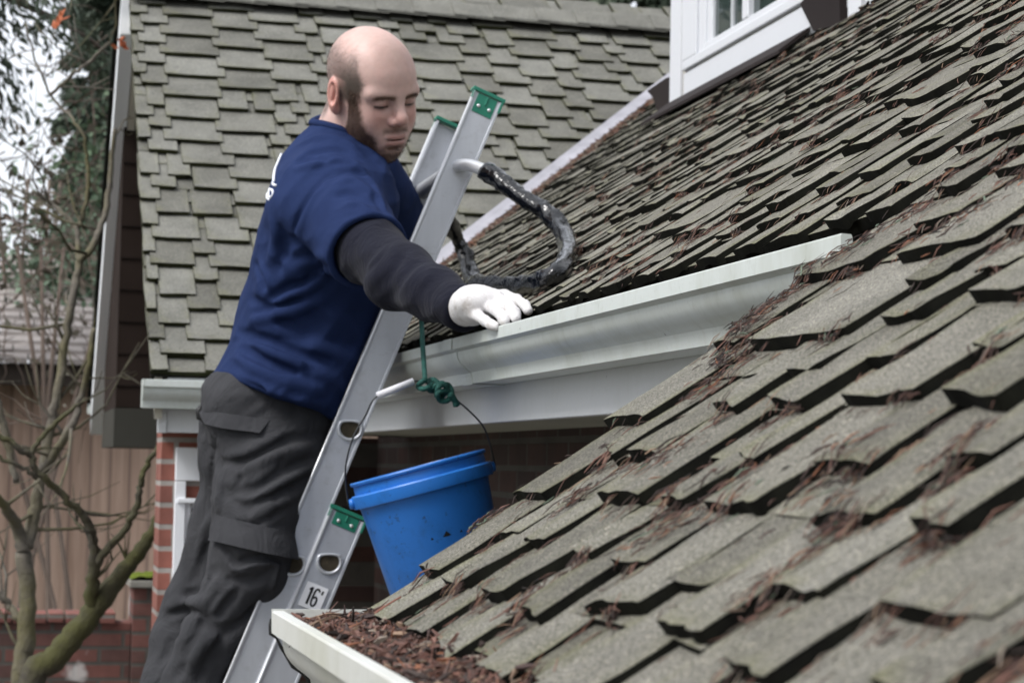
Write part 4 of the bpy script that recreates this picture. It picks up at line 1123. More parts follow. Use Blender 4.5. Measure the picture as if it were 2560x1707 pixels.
front = np.exp(-(((x - .062) / .028) ** 2 + (y / .042) ** 2)) * sm(.062, .082, z) * .42
back = sm(.03, -.07, x) * sm(.05, .03, z) * 0
blend((.20, .145, .115), front + sm(-.02, -.09, x) * sm(.0, .04, z) * .35)
bx = (z + .052) * -1
lo_b = np.interp(-z, [0, .03, .06, .09, .12], [.028, .024, .020, .005, -.02]); hi_b = np.interp(-z, [-.02, 0, .042, .075, .092, .102], [.052, .053, .069, .087, .102, .13])
beard = sm(lo_b - .006, lo_b + .003, x) * sm(hi_b + .010, hi_b - .010, x + .005 * nz) * sm(.022, .008, z) * sm(.030, .042, ay + .5 * np.clip(-.085 - z, 0, 1))
low = sm(-.094, -.106, z + .004 * nz) * sm(-.01, .01, x)
must = np.exp(-(((z + .054) / .0065) ** 2)) * sm(.034, .024, ay) * (x > .07) * .68
chinst = np.exp(-(((z + .096) / .010) ** 2)) * sm(.05, .03, ay) * (x > .05) * .62
bm_ = np.clip(np.maximum.reduce([beard, low * .8, must, chinst]), 0, 1)
neckfade = sm(-.165, -.135, z)
blend((.042, .021, .013), bm_ * .93 * neckfade * (ay < .078))
lips = np.maximum(np.exp(-(((z + .0655) / .0055) ** 2)), np.exp(-(((z + .0785) / .0062) ** 2))) * sm(.026, .019, ay) * sm(.082, .090, x)
blend((.36, .145, .13), lips * .6)
blend((.12, .045, .04), np.exp(-(((z + .0718) / .0018) ** 2)) * sm(.025, .018, ay) * (x > .085) * .9)
brow = np.exp(-(((z - (.0150 - 8. * np.clip(ay - .030, 0, 1) ** 2 - .10 * np.clip(.020 - ay, 0, 1))) / .0042) ** 2)) * sm(.009, .014, ay) * sm(.058, .048, ay) * (x > .04)
blend((.13, .072, .045), brow * .9)
eyeshade = np.exp(-(((ay - .033) / .015) ** 2 + ((z + .006) / .008) ** 2)) * (x > .05)  # shade of the brow painted into the socket colour
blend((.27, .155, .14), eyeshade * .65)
lash = np.exp(-(((z + .0068 - 10 * np.clip(ay - .033, -.012, .012) ** 2) / .0026) ** 2)) * sm(.0165, .013, np.abs(ay - .0335)) * (x > .06)
blend((.05, .03, .025), np.clip(lash * 1.3, 0, 1) * .92)
nost = np.exp(-(((z + .0425) / .004) ** 2 + ((ay - .0075) / .0042) ** 2)) * (x > .085)
blend((.10, .035, .03), nost * .8)
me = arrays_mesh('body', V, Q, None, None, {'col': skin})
# --- torso and clothes
SHL = lambda u, v, y: at(u, v, y)
sec = [  # v, left px, right px, y centre, lateral half width
    (290, 805, 865, 4.53, .045), (340, 752, 890, 4.51, .085), (390, 710, 948, 4.49, .135), (450, 682, 982, 4.47, .180), (520, 664, 990, 4.48, .195), (600, 650, 985, 4.51, .190), (700, 628, 962, 4.56, .185),
    (790, 598, 940, 4.60, .185), (860, 578, 918, 4.62, .190), (940, 530, 890, 4.62, .200), (1010, 502, 862, 4.62, .206), (1100, 480, 830, 4.64, .18)]
SZ = []; 
for v, l, r, yc, b in sec:
    pl_, pr_ = at(l, v, yc), at(r, v, yc); SZ.append(((pl_[2] + pr_[2]) / 2, (pl_[0] + pr_[0]) / 2, yc, (pr_[0] - pl_[0]) / 2, b))
SZ = np.array(SZ)[::-1]
def torso_sdf(P):
    zc = np.clip(P[:, 2], SZ[0, 0], SZ[-1, 0])
    xc, yc, a, b = (np.interp(zc, SZ[:, 0], SZ[:, i]) for i in (1, 2, 3, 4))
    ux = np.abs(P[:, 0] - xc) / a; uy = np.abs(P[:, 1] - yc) / b
    k = (ux ** 2.3 + uy ** 2.3) ** (1 / 2.3)
    d = (k - 1) * np.minimum(a, b)
    return smax(d * .85, P[:, 2] - SZ[-1, 0], .03)
SH = at(838, 512, 4.33); EB = at(905, 618, 4.20)
SHL_ = at(905, 430, 4.72)
hem_p = at(690, 1003, 4.62); hem_d = at(845, 1058, 4.62) - at(530, 942, 4.62); hem_d /= np.linalg.norm(hem_d)
hem_n = np.array([-hem_d[2], 0, hem_d[0]]); hem_n = hem_n if hem_n[2] < 0 else -hem_n
sl_end = at(921, 630, 4.15); sl_dir = sl_end - SH; sl_dir /= np.linalg.norm(sl_dir)
sl_n = np.array(sl_dir)
def shirt_base(P):
    d = torso_sdf(P)
    d = smin(d, ell(P, at(810, 508, 4.38), (.093, .088, .092)), .05)                   # shoulder
    d = smin(d, cap_(P, at(800, 412, 4.50), SH, .042, .080), .05)                       # trapezius to shoulder
    s = cap_(P, SH, sl_end + sl_dir * .12, .089, .081)
    s = smax(s, (P - sl_end.astype(np.float32)) @ sl_n.astype(np.float32), .008)
    s = smax(s, -smax(cap_(P, SH + sl_dir * .06, sl_end + sl_dir * .2, .0700, .0690), -((P - (sl_end - sl_dir * .03).astype(np.float32)) @ sl_n.astype(np.float32)), .004), .004)
    d = smin(d, s, .028)
    s2 = cap_(P, SHL_, at(985, 560, 4.86), .085, .075)
    d = smin(d, s2, .035)
    hole = cap_(P, at(848, 372, 4.505), h2w((-.035, 0, -.03)), .074, .066)                # neck opening
    d = smax(d, -hole, .010)
    d = smax(d, (P - hem_p.astype(np.float32)) @ hem_n.astype(np.float32), .010)
    return d
# creases run from the raised shoulder down and back to the waist
_cd = np.array([.62, -.15, .77]); _cd /= np.linalg.norm(_cd); _c2 = np.cross(_cd, (0, 1, 0)); _c2 /= np.linalg.norm(_c2); _c3 = np.cross(_cd, _c2)
CREASE = np.stack([_cd * 4.5, _c2 * 15., _c3 * 9.], 1).astype(np.float32)
_pd = np.array([.85, -.2, .50]); _pd /= np.linalg.norm(_pd); _p2 = np.cross(_pd, (0, 1, 0)); _p2 /= np.linalg.norm(_p2); _p3 = np.cross(_pd, _p2)
CREASE_P = np.stack([_pd * 5.5, _p2 * 19., _p3 * 10.], 1).astype(np.float32)
def shirt_sdf(P):
    d = shirt_base(P)
    q = P * np.array([1., 1., 1.], np.float32)
    e = ((P - sl_end.astype(np.float32)) @ sl_n.astype(np.float32)); fade = np.clip(-e / .05, 0, 1); near = ((P - sl_end.astype(np.float32)) ** 2).sum(-1) < .035
    fade = np.where(near, fade, 1.); d0 = d.copy()
    g_ = q @ CREASE
    d = strokes(P, d - .0050 * vnoise(q + 3.1, 13.) + .0075 * np.abs(vnoise(g_ + 1.3, 1.)) + .0035 * np.abs(vnoise(g_ * 2.3, 1.)) - .004, SHIRT_S)
    return d0 + (d - d0) * fade
FS = [
    ([(738, 582), (750, 536), (772, 491), (797, 455), (830, 428), (862, 424)], -.007, .008), ([(752, 590), (765, 540), (786, 497), (812, 466)], .004, .012),
    ([(770, 386), (808, 374), (848, 373), (893, 393)], -.009, .011), ([(745, 360), (797, 347), (848, 352), (880, 366)], .009, .013), ([(741, 404), (783, 393), (812, 400)], -.009, .013),
    ([(745, 420), (800, 405), (850, 398), (905, 420)], .006, .012),
    ([(821, 441), (868, 426), (913, 441)], -.009, .010), ([(846, 487), (879, 483), (924, 502)], -.009, .012), ([(840, 463), (885, 455), (940, 490)], .007, .011), ([(855, 520), (900, 512), (950, 545)], .006, .012), ([(850, 545), (905, 540), (965, 570)], -.005, .010),
    ([(930, 470), (955, 520), (975, 560)], -.006, .010), ([(905, 430), (935, 470), (960, 520)], .006, .012),
    ([(664, 777), (717, 744), (773, 718), (820, 676)], .011, .013), ([(668, 752), (720, 722), (790, 690)], -.009, .012), ([(628, 803), (676, 791), (741, 772), (800, 750)], .011, .013), ([(632, 782), (690, 765), (750, 742)], -.009, .012),
    ([(595, 829), (636, 843), (692, 863), (760, 890), (820, 900)], -.012, .012), ([(628, 851), (692, 886), (745, 908)], .012, .013), ([(600, 868), (660, 902), (735, 930)], -.011, .012), ([(585, 888), (640, 920), (720, 955), (800, 975)], .008, .014),
    ([(640, 660), (656, 690), (664, 715)], -.009, .010), ([(650, 655), (668, 690), (676, 712)], .007, .010), ([(700, 640), (735, 680), (770, 700)], .006, .014), ([(690, 620), (740, 600), (790, 640), (850, 700)], -.006, .016),
    ([(560, 935), (640, 965), (740, 1005), (840, 1040)], -.003, .006), ([(700, 700), (760, 660), (830, 640)], .007, .015), ([(700, 560), (712, 610), (705, 660)], -.006, .016), ([(680, 540), (690, 600), (680, 650)], .005, .016),
    ([(620, 745), (650, 760), (700, 800), (760, 830)], -.006, .014), ([(800, 760), (850, 800), (890, 850)], .006, .016), ([(770, 850), (830, 880), (880, 900)], .007, .015), ([(780, 930), (830, 950), (860, 975)], .006, .014)]
SHIRT_S = put(shirt_base, [(p_, h * 2.3, r * .80) for p_, h, r in FS])
V, Q = polymesh(shirt_sdf, (.30, 3.98, .02), (1.06, 5.02, .76), .0040)
sh = adopt(link('shirt', arrays_mesh('shirt', V, Q), M['shirt']), person); sh['label'] = 'navy blue short sleeved T-shirt'
# collar rib
mb = MB(); cpts = []
na = at(848, 372, 4.505); nbv = h2w((-.035, 0, -.03)); nd = nbv - na; nd /= np.linalg.norm(nd); nx = np.cross(nd, (0, 1, 0)); nx /= np.linalg.norm(nx); ny = np.cross(nd, nx)
for a in np.linspace(0, 2 * math.pi, 33)[:-1]:
    dirv = math.cos(a) * nx + math.sin(a) * ny; lo_, hi_ = -.02, .16
    for _ in range(30):
        mid = (lo_ + hi_) / 2; p = (na + nd * mid + dirv * .0735).astype(np.float32)[None]
        if torso_sdf(p)[0] < .0 or smin(torso_sdf(p), smin(ell(p, at(810, 508, 4.38), (.093, .088, .092)), cap_(p, at(800, 412, 4.50), SH, .042, .080), .05), .05)[0] < 0: lo_ = mid
        else: hi_ = mid
    cpts.append(na + nd * (lo_ + .004) + dirv * .0755)
cp = np.array(cpts); 
for _ in range(3): cp = (np.roll(cp, 1, 0) + cp * 2 + np.roll(cp, -1, 0)) / 4
mb.tube(list(cp) + [cp[0], cp[1]], .0085, 10); q = mb.build('collar', M['shirt'], smooth=True); q.parent = sh

# --- arm sleeve
ARM = [at(842, 505, 4.33), at(928, 625, 4.16), at(1005, 688, 3.98), at(1087, 737, 3.85), at(1163, 774, 3.73)]
ARM_R = [.062, .0635, .0555, .0460, .0380]
def arm_base(P):
    d = chain(P, ARM, ARM_R, .03)
    d = smin(d, ell(P, at(985, 715, 3.99), (.050, .055, .042)), .03)
    c = ARM[-1]; nrm = (ARM[-1] - ARM[-2]); nrm /= np.linalg.norm(nrm)
    return smax(d, (P - c.astype(np.float32)) @ nrm.astype(np.float32), .006)
AS = []
rs = np.random.default_rng(12)
for i in range(9):
    t = min(.25 + i * .085 + rs.normal() * .02, .96); k = min(int(t * 4), 3); f = t * 4 - k; a, b = ARM[k], ARM[k + 1]; c = a + (b - a) * f
    u0 = 842 + (1163 - 842) * t; v0 = np.interp(u0, [842, 925, 1003, 1085, 1163], [505, 628, 692, 742, 776]); r = np.interp(u0, [842, 1003, 1163], [90, 80, 50])
    tilt = rs.uniform(-.5, .5); j = rs.uniform(-.1, .1)
    AS.append(([(u0 + r * (.75 + j) * .75, v0 - r * .85), (u0 + r * .18 * tilt + 8 * rs.normal(), v0 + rs.normal() * 6), (u0 - r * .55, v0 + r * .75)], rs.choice([-.005, .004]), rs.uniform(.010, .018)))
AS = put(arm_base, AS)
def arm_sdf(P):
    d = arm_base(P) - .0025 * vnoise(P, 22.) + .005 * np.abs(vnoise(P @ CREASE_P[:, [1, 0, 2]] * 1.3, 1.)) - .002
    return strokes(P, d, AS)
V, Q = polymesh(arm_sdf, (.55, 3.62, .16), (.92, 4.45, .60), .0042)
ar = adopt(link('sleeve', arrays_mesh('sleeve', V, Q), M['sleeve']), person); ar['label'] = 'black fleece undershirt sleeve reaching to the gutter'
mb = MB(); nrm = (ARM[-1] - ARM[-2]); nrm /= np.linalg.norm(nrm)
mb.tube([ARM[-1] - nrm * .030, ARM[-1] - nrm * .026, ARM[-1] + nrm * .000, ARM[-1] + nrm * .004], [.0400, .0425, .0415, .036], 24); q = mb.build('cuff', M['sleeve'], smooth=True); q.parent = ar
# left arm reaching behind the rails to the far rail
LA = [SHL_, at(985, 560, 4.87), at(990, 640, 4.99), at(962, 690, 4.965)]
V, Q = polymesh(lambda P: chain(P, LA, [.062, .060, .046, .036], .02) - .003 * vnoise(P, 25.), (.72, 4.62, .34), (1.02, 5.10, .74), .006)
q = adopt(link('sleeve', arrays_mesh('sleeve', V, Q), M['sleeve']), person); q['label'] = 'black sleeve of the hidden left arm'

# --- gloved hand
W0 = ARM[-1] - nrm * .01
FING = {
    'little': [at(1190, 786, 3.655), at(1213, 802, 3.600), at(1229, 812, 3.565), at(1239, 816, 3.548)],
    'ring': [at(1222, 764, 3.650), at(1247, 780, 3.580), at(1259, 796, 3.540), at(1262, 806, 3.528)],
    'middle': [at(1246, 748, 3.655), at(1272, 764, 3.580), at(1287, 782, 3.535), at(1291, 797, 3.520)],
    'index': [at(1262, 740, 3.685), at(1291, 750, 3.610), at(1311, 763, 3.560), at(1320, 777, 3.540)],
    'thumb': [at(1195, 742, 3.740), at(1232, 738, 3.745), at(1262, 748, 3.720), at(1282, 760, 3.690)]}
FR = {'little': .0090, 'ring': .0098, 'middle': .0102, 'index': .0098, 'thumb': .0112}
def hand_sdf(P):
    d = chain(P, [W0, at(1180, 765, 3.69)], [.032, .033], .02)
    d = smin(d, ell(P, at(1200, 757, 3.68), (.046, .047, .029)), .02)
    for k in ('little', 'ring', 'middle', 'index'):
        d = smin(d, cap_(P, at(1180, 766, 3.70), FING[k][0], .024, FR[k] * 1.05), .014)
    f = None
    for k, p in FING.items():
        r = FR[k]; e = chain(P, p, [r * 1.12, r * 1.02, r * .95, r * .82], .004)
        f = e if f is None else np.minimum(f, e)
    d = smin(d, f, .004)
    return d - .0009 * vnoise(P, 60.)
V, Q = polymesh(hand_sdf, (.68, 3.46, .14), (.92, 3.84, .40), .0022)
gl = adopt(link('glove', arrays_mesh('glove', V, Q), M['glove']), person); gl['label'] = 'white knitted work glove gripping the gutter edge'

# --- trousers
def leg(pts): return [at(u, v, y) for u, v, y, r in pts], [r for *_, r in pts]
RL, RR_ = leg([(700, 1020, 4.585, .122), (678, 1150, 4.54, .106), (650, 1250, 4.515, .094), (632, 1356, 4.50, .082), (596, 1450, 4.50, .066), (560, 1530, 4.51, .064), (517, 1609, 4.52, .062), (482, 1707, 4.53, .061), (400, 1960, 4.56, .060), (310, 2230, 4.60, .058)])
LL_, LR_ = leg([(650, 1010, 4.72, .130), (622, 1150, 4.76, .105), (585, 1300, 4.79, .086), (540, 1420, 4.80, .074), (495, 1510, 4.80, .069), (458, 1610, 4.79, .064), (436, 1707, 4.78, .062), (360, 1960, 4.77, .060), (290, 2230, 4.74, .058)])
def pants_base(P):
    d = ell(P, at(676, 1006, 4.64), (.130, .150, .115))
    d = smin(d, cap_(P, at(662, 1010, 4.60), at(692, 1010, 4.68), .11, .11), .04)
    r = chain(P, RL, RR_, .03); l = chain(P, LL_, LR_, .03)
    d = smin(d, smin(r, l, .012), .03)
    d = smin(d, ell(P, at(592, 1020, 4.56), (.070, .10, .085)), .05)            # seat
    # cargo pouch on the near thigh
    d = smin(d, ell(P, at(635, 1400, 4.462), (.078, .052, .098)), .012)
    d = smax(d, P[:, 2] - at(680, 935, 4.6)[2], .01)
    return d
PS = []
def co(x, y): return (350 + x / 2.218, 1000 + y / 2.218)
PF = [([(1040, 180), (800, 230), (600, 330), (450, 345)], -.009, .012), ([(1000, 300), (800, 395), (640, 495), (470, 500)], -.009, .013), ([(980, 255), (760, 300), (560, 400)], .008, .013), ([(940, 420), (780, 500), (600, 590)], -.008, .012), ([(960, 360), (800, 450), (640, 545)], .008, .013),
      ([(900, 520), (760, 580), (640, 640)], .006, .012), ([(440, 480), (520, 560), (600, 610)], -.006, .012), ([(450, 400), (440, 500), (430, 600)], .005, .012), ([(400, 200), (430, 300), (440, 380)], -.010, .013), ([(470, 330), (600, 290), (760, 210)], .008, .014),
      ([(560, 310), (570, 400), (545, 480)], -.005, .009), ([(800, 240), (770, 420), (740, 640)], -.003, .007),
      ([(470, 820), (535, 905), (600, 885), (680, 868), (770, 880)], -.020, .010), ([(480, 860), (540, 930), (640, 905), (760, 905)], .009, .009), ([(740, 930), (640, 995), (500, 1000)], -.008, .012), ([(560, 1035), (480, 1120), (430, 1205)], -.009, .012), ([(520, 1040), (450, 1110), (410, 1170)], .007, .010),
      ([(300, 1165), (420, 1270), (560, 1235), (700, 1090)], -.010, .012), ([(290, 1130), (380, 1100), (420, 1010)], .008, .012), ([(400, 1170), (320, 1280), (255, 1400)], -.008, .012), ([(540, 1210), (390, 1400), (335, 1560)], -.007, .012), ([(440, 1290), (340, 1380), (270, 1480)], .008, .013), ([(620, 1200), (520, 1340), (450, 1500)], .006, .014), ([(280, 1440), (200, 1520), (180, 1560)], -.006, .012),
      ([(400, 620), (360, 720), (320, 860)], .006, .012), ([(390, 780), (340, 900), (290, 1000)], -.007, .012), ([(150, 1155), (230, 1120), (330, 1130)], .011, .014), ([(165, 1185), (240, 1160), (300, 1165)], -.009, .010), ([(360, 1010), (300, 1060), (250, 1080)], -.007, .012), ([(230, 1230), (170, 1340), (120, 1450)], -.006, .013), ([(700, 560), (760, 480), (860, 430)], .004, .012), ([(640, 700), (740, 720), (830, 740)], .003, .006)]
PF += [([(412, 800), (392, 900), (368, 1000), (320, 1100), (292, 1150)], .0045, .006), ([(772, 890), (760, 960), (735, 1050)], .004, .006), ([(292, 1165), (350, 1235), (430, 1290)], .004, .006), ([(470, 140), (600, 150), (715, 112)], -.003, .005), ([(450, 160), (420, 250), (400, 400), (395, 560)], -.003, .005), ([(440, 655), (640, 690), (835, 748)], -.0025, .004)]
PS = put(pants_base, [([co(*p) for p in pts], h * 2.1, r * .82) for pts, h, r in PF])
def pants_sdf(P):
    g_ = P @ CREASE_P; d = pants_base(P) - .0045 * vnoise(P + 1.7, 15.) + .0085 * np.abs(vnoise(g_ + .7, 1.)) + .0035 * np.abs(vnoise(g_ * 2.2, 1.)) - .0045
    return strokes(P, d, PS)
V, Q = polymesh(pants_sdf, (.10, 4.30, -.98), (.80, 4.98, .26), .0048)
pn = adopt(link('trousers', arrays_mesh('trousers', V, Q), M['pants']), person); pn['label'] = 'charcoal cargo trousers'
def flap(name, quad, f, off, thick, nu=14, nv=8, mat=None, sag=0.0):
    """cloth patch laid on the garment: photo quad -> surface, lifted along the outward normal"""
    a, b, c, d = [np.array(p, float) for p in quad]; uv = []
    for j in np.linspace(0, 1, nv):
        for i in np.linspace(0, 1, nu): uv.append((a * (1 - i) + b * i) * (1 - j) + (d * (1 - i) + c * i) * j)
    p, ok = march(f, uv); e = .004
    g = np.stack([f((p + np.eye(3)[k] * e).astype(np.float32)) - f((p - np.eye(3)[k] * e).astype(np.float32)) for k in range(3)], -1); g /= np.linalg.norm(g, axis=1, keepdims=True) + 1e-9
    lift = (off + sag * np.repeat(np.linspace(0, 1, nv), nu))[:, None]
    o_ = p + g * lift; i_ = p + g * (lift - thick)
    n = nu * nv; idx = np.arange(n).reshape(nv, nu); q = np.stack([idx[:-1, :-1], idx[:-1, 1:], idx[1:, 1:], idx[1:, :-1]], -1).reshape(-1, 4)
    bd = np.concatenate([idx[0, :], idx[1:, -1], idx[-1, -2::-1], idx[-2:0:-1, 0]]); k = np.arange(len(bd)); k2 = (k + 1) % len(bd)
    sd = np.stack([bd[k], n + bd[k], n + bd[k2], bd[k2]], -1)
    me = arrays_mesh(name, np.vstack([o_, i_]), np.vstack([q, q[:, ::-1] + n, sd])); ob = link(name, me, mat or M['pants'], pn, True)
    es = ob.modifiers.new('edges', 'EDGE_SPLIT'); es.split_angle = math.radians(50)
    return ob
flap('pocket_flap', [co(330, 52), co(722, 108), co(668, 196), co(398, 122)], pants_base, .004, .006, sag=.013)
flap('pocket_flap', [co(432, 640), co(846, 735), co(838, 880), co(420, 782)], pants_base, .005, .007, sag=.013)
mb = MB(); mb.tube([at(505, 1018, 4.56), at(497, 1026, 4.56), at(499, 1042, 4.56), at(512, 1045, 4.56)], .008, 8); q = mb.build('belt_loop', M['ink'], smooth=True); q.parent = pn
# boots on a rung
mb = MB()
for P_, yy in ((RL, 4.60), (LL_, 4.74)):
    r0 = lad(.160 + 6 * .3015, .034, yy)
    mb = MB(); mb.tube(spline([P_[-1] + (0, 0, .06), (P_[-1] + r0) / 2 + (-.02, 0, 0), r0 + (-.06, 0, .075), r0 + (.02, 0, .06), r0 + (.13, 0, .05), r0 + (.17, 0, .042)], 5), [.055] * 10 + [.05] * 10 + [.042] * 5 + [.03], 14)
    adopt(mb.build('boot', M['sleeve'], smooth=True), person)
# --- body mesh (head and neck continue into the torso inside the clothes)
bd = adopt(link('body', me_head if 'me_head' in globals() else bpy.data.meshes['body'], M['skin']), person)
# hair: short clipped fibres
def fibres(name, mask, n, ln, wd, mat, seed, dirf):
    rg = np.random.default_rng(seed); Vh = np.empty(len(bd.data.vertices) * 3); bd.data.vertices.foreach_get('co', Vh); Vh = Vh.reshape(-1, 3)
    Nh = np.empty(len(bd.data.vertices) * 3); bd.data.vertex_normals.foreach_get('vector', Nh); Nh = Nh.reshape(-1, 3)
    p = np.clip(mask, 0, 1); p = p / p.sum(); i = rg.choice(len(p), n, p=p)
    P = Vh[i] + rg.normal(0, .0008, (n, 3)); Ndir = Nh[i] * .7 + dirf + rg.normal(0, .3, (n, 3)); Ndir /= np.linalg.norm(Ndir, axis=1, keepdims=True)
    T = np.cross(Ndir, rg.normal(0, 1, (n, 3))); T /= np.linalg.norm(T, axis=1, keepdims=True); l = ln * rg.uniform(.5, 1.2, n)[:, None]
    V = np.stack([P - T * wd, P + T * wd, P + Ndir * l], 1).reshape(-1, 3)
    ob = link(name, arrays_mesh(name, V, None, np.arange(n * 3).reshape(-1, 3)), mat, bd, False); return ob
dn = -HM[2]
fibres('hair', stub ** 1.5 * (z > -.06), 5200, .0035, .00030, M['stubble'], 1, dn * .5 - HM[0] * .3)
fibres('beard', bm_ ** 1.4 * neckfade * (ay < .078), 6000, .0055, .00032, M['hair'], 2, dn * .7 + HM[0] * .2)
fibres('eyebrow', brow ** 2, 700, .0050, .00030, M['hair'], 3, dn * .1 + HM[0] * .2)
for s in (-1, 1):
    mb = MB(); c = h2w((.0742, s * .0325, -.0015)); mb.lathe([(.0001, .0125 * HS)] + [(.0125 * HS * math.sin(a), .0125 * HS * math.cos(a)) for a in np.linspace(.15, 2.9, 12)] + [(.0001, -.0125 * HS)], c, HM[0], 20)
    q = mb.build('eye', M['eye'], smooth=True); q.parent = bd
# white print on the back of the shirt, only its edge can be seen from the front
def print_stroke(uvs, w):
    P_, ok = march(shirt_base, uvs, 3.9, 5.2); return P_[ok]
mb = MB()
for uvs in ([(705, 388), (699, 402), (694, 414), (690, 424), (687, 440), (686, 454), (684, 462), (692, 466)], [(676, 474), (674, 488), (678, 496), (684, 488), (683, 478), (677, 476)], [(671, 486), (670, 496), (676, 502)]):
    p = print_stroke(uvs, .004)
    if len(p) > 2: mb.tube(spline(p + np.array([-.002, -.003, .001]), 5), .0030, 6)
if mb.v: q = mb.build('print', M['print'], smooth=True); q.parent = sh

# ------------------------------------------------------------------ background: trees, shrubs, neighbour house, garden wall
def limbs(name, label, specs, mat, seed, twigs=40, twl=(.25, .7), group=None, leaves=()):
    """bare tree: each limb = list of (u, v, y, radius); twigs sprout from the limbs"""
    rg = np.random.default_rng(seed); mb = MB(); allp = []
    base = at(specs[0][0][0], specs[0][0][1], specs[0][0][2]); root = empty(name, (base[0], base[1], -2.6)); tag(root, label, 'tree', group)
    for sp in specs:
        P = np.array(spline([at(u, v, y) for u, v, y, r in sp], 6)); r = np.interp(np.linspace(0, 1, len(P)), np.linspace(0, 1, len(sp)), [q[3] for q in sp])
        P = P + rg.normal(0, .003, P.shape)
        r = r * .76 * (1 + rg.normal(0, .022, len(r)))
        mb.tube(P, r, 10); allp += [(P[i], r[i]) for i in range(2, len(P))]
    adopt(mb.build('trunk', mat, smooth=True), root)
    tm = MB()
    for k in range(twigs):
        p, r = allp[rg.integers(len(allp))]; d = rg.normal(0, 1, 3) * (1, .8, .6) + (0, 0, .8); d /= np.linalg.norm(d); L = rg.uniform(*twl)
        pts = [p]; q = p.copy()
        for i in range(4): d = d + rg.normal(0, .28, 3) + (0, 0, .10); d /= np.linalg.norm(d); q = q + d * L / 4; pts.append(q.copy())
        rr = min(r * .5, .008); tm.tube(pts, np.linspace(rr, .0015, 5), 5)
        for j in range(2):
            b = pts[rg.integers(1, 4)]; d2 = d + rg.normal(0, .7, 3); d2 /= np.linalg.norm(d2); tm.tube([b, b + d2 * L * .3, b + d2 * L * .5 + (0, 0, .03)], [rr * .5, .002, .001], 4)
    tm_o = adopt(tm.build('twigs', mat, smooth=True), root); tm_o['kind'] = 'stuff'
    for (u, v, y) in leaves:
        lm = MB(); c = at(u, v, y)
        for j in range(3):
            a = rg.normal(0, 1, 3); a /= np.linalg.norm(a); b = np.cross(a, rg.normal(0, 1, 3)); b /= np.linalg.norm(b); s = .024
            cc = c + rg.normal(0, .012, 3)
            lm.add([cc - a * s, cc - a * s * .2 + b * s * .6, cc + a * s, cc - a * s * .2 - b * s * .6, cc + np.cross(a, b) * s * .3], [(0, 1, 4), (1, 2, 4), (2, 3, 4), (3, 0, 4)])
        adopt(lm.build('dry_leaf', M['orange']), root)
    return root
YT = 8.4
c2 = lambda x, y, d=0, r=.02: (x / 1.7286, 800 + y / 1.7286, YT + d, r)
c1 = lambda x, y, d=0, r=.02: (x / 1.743, y / 1.743, YT + d, r)
limbs('bare_tree', 'mossy bare tree with two upright trunks at the left edge of the photo', [
    [(30, 2600, YT, .055), c2(90, 1640, 0, .052), c2(112, 1380, 0, .048), c2(116, 1180, .02, .043), c2(104, 1000, .02, .042)],
    [c2(104, 1000, .02, .040), c2(72, 900, 0, .030), c2(30, 820, -.1, .025), c2(-40, 740, -.2, .02)],
    [c2(108, 980, .02, .038), c2(150, 830, .05, .034), c2(178, 680, .05, .030), c2(215, 470, .1, .026), c2(250, 300, .1, .024), c2(285, 60, .15, .022), c1(310, 1330, .15, .021), c1(345, 1150, .2, .020), c1(400, 1080, .2, .019), c1(450, 950, .25, .017), c1(480, 780, .3, .015), c1(500, 560, .3, .012)],
    [c2(190, 640, .05, .024), c2(300, 480, -.1, .02), c2(345, 350, -.1, .017), c2(385, 180, -.15, .015), c2(400, 40, -.15, .012)],
    [c1(345, 1150, .2, .015), c1(330, 1000, .3, .014), c1(270, 930, .35, .013), c1(215, 880, .4, .012), c1(140, 830, .4, .009)],
    [c1(340, 1010, .3, .013), c1(385, 830, .3, .012), c1(380, 700, .3, .010), c1(350, 560, .3, .008), c1(240, 440, .4, .007), c1(170, 300, .4, .006), c1(110, 100, .4, .005)],
    [c1(225, 410, .4, .009), c1(310, 330, .3, .010), c1(400, 260, .25, .010), c1(480, 190, .2, .008)],
    [c2(70, 700, -.1, .016), c2(40, 560, -.1, .02), c2(10, 430, -.1, .02), c2(-30, 300, -.1, .02)],
    [c2(-20, 1170, .1, .018), c2(40, 1230, .1, .020), c2(85, 1300, .05, .020)]], M['bark'], 4, 34, (.2, .6), leaves=((150, 47, 8.3), (157, 40, 8.25), (298, 108, 8.2), (303, 116, 8.22)))
YT = 7.6
limbs('bare_tree', 'dark leaning bare tree with one thick diagonal limb in front of the brick garden wall', [
    [(-10, 2300, YT, .062), c2(130, 1600, 0, .060), c2(230, 1470, 0, .058), c2(320, 1360, 0, .055), c2(430, 1220, 0, .050), c2(540, 1080, 0, .040), c2(640, 940, 0, .030), c2(720, 800, 0, .022)],
    [c2(395, 1250, 0, .034), c2(402, 1120, -.05, .030), c2(405, 1010, -.08, .024), c2(395, 900, -.1, .018), c2(340, 820, -.12, .017), c2(250, 740, -.15, .016), c2(160, 650, -.18, .015), c2(135, 590, -.18, .014), c2(60, 540, -.2, .013), c2(-30, 490, -.2, .012)],
    [c2(418, 1050, -.08, .020), c2(480, 970, -.1, .018), c2(555, 880, -.1, .016), c2(598, 780, -.1, .015), c2(612, 680, -.1, .014), c2(650, 600, -.1, .012), c2(700, 530, -.1, .010)],
    [c2(135, 590, -.18, .012), c2(170, 520, -.18, .012), c2(260, 430, -.2, .010), c2(370, 340, -.2, .007)],
    [c2(160, 680, -.18, .012), c2(90, 630, -.2, .010), c2(-20, 590, -.2, .009)]], M['bark_dark'], 9, 10, (.1, .25))

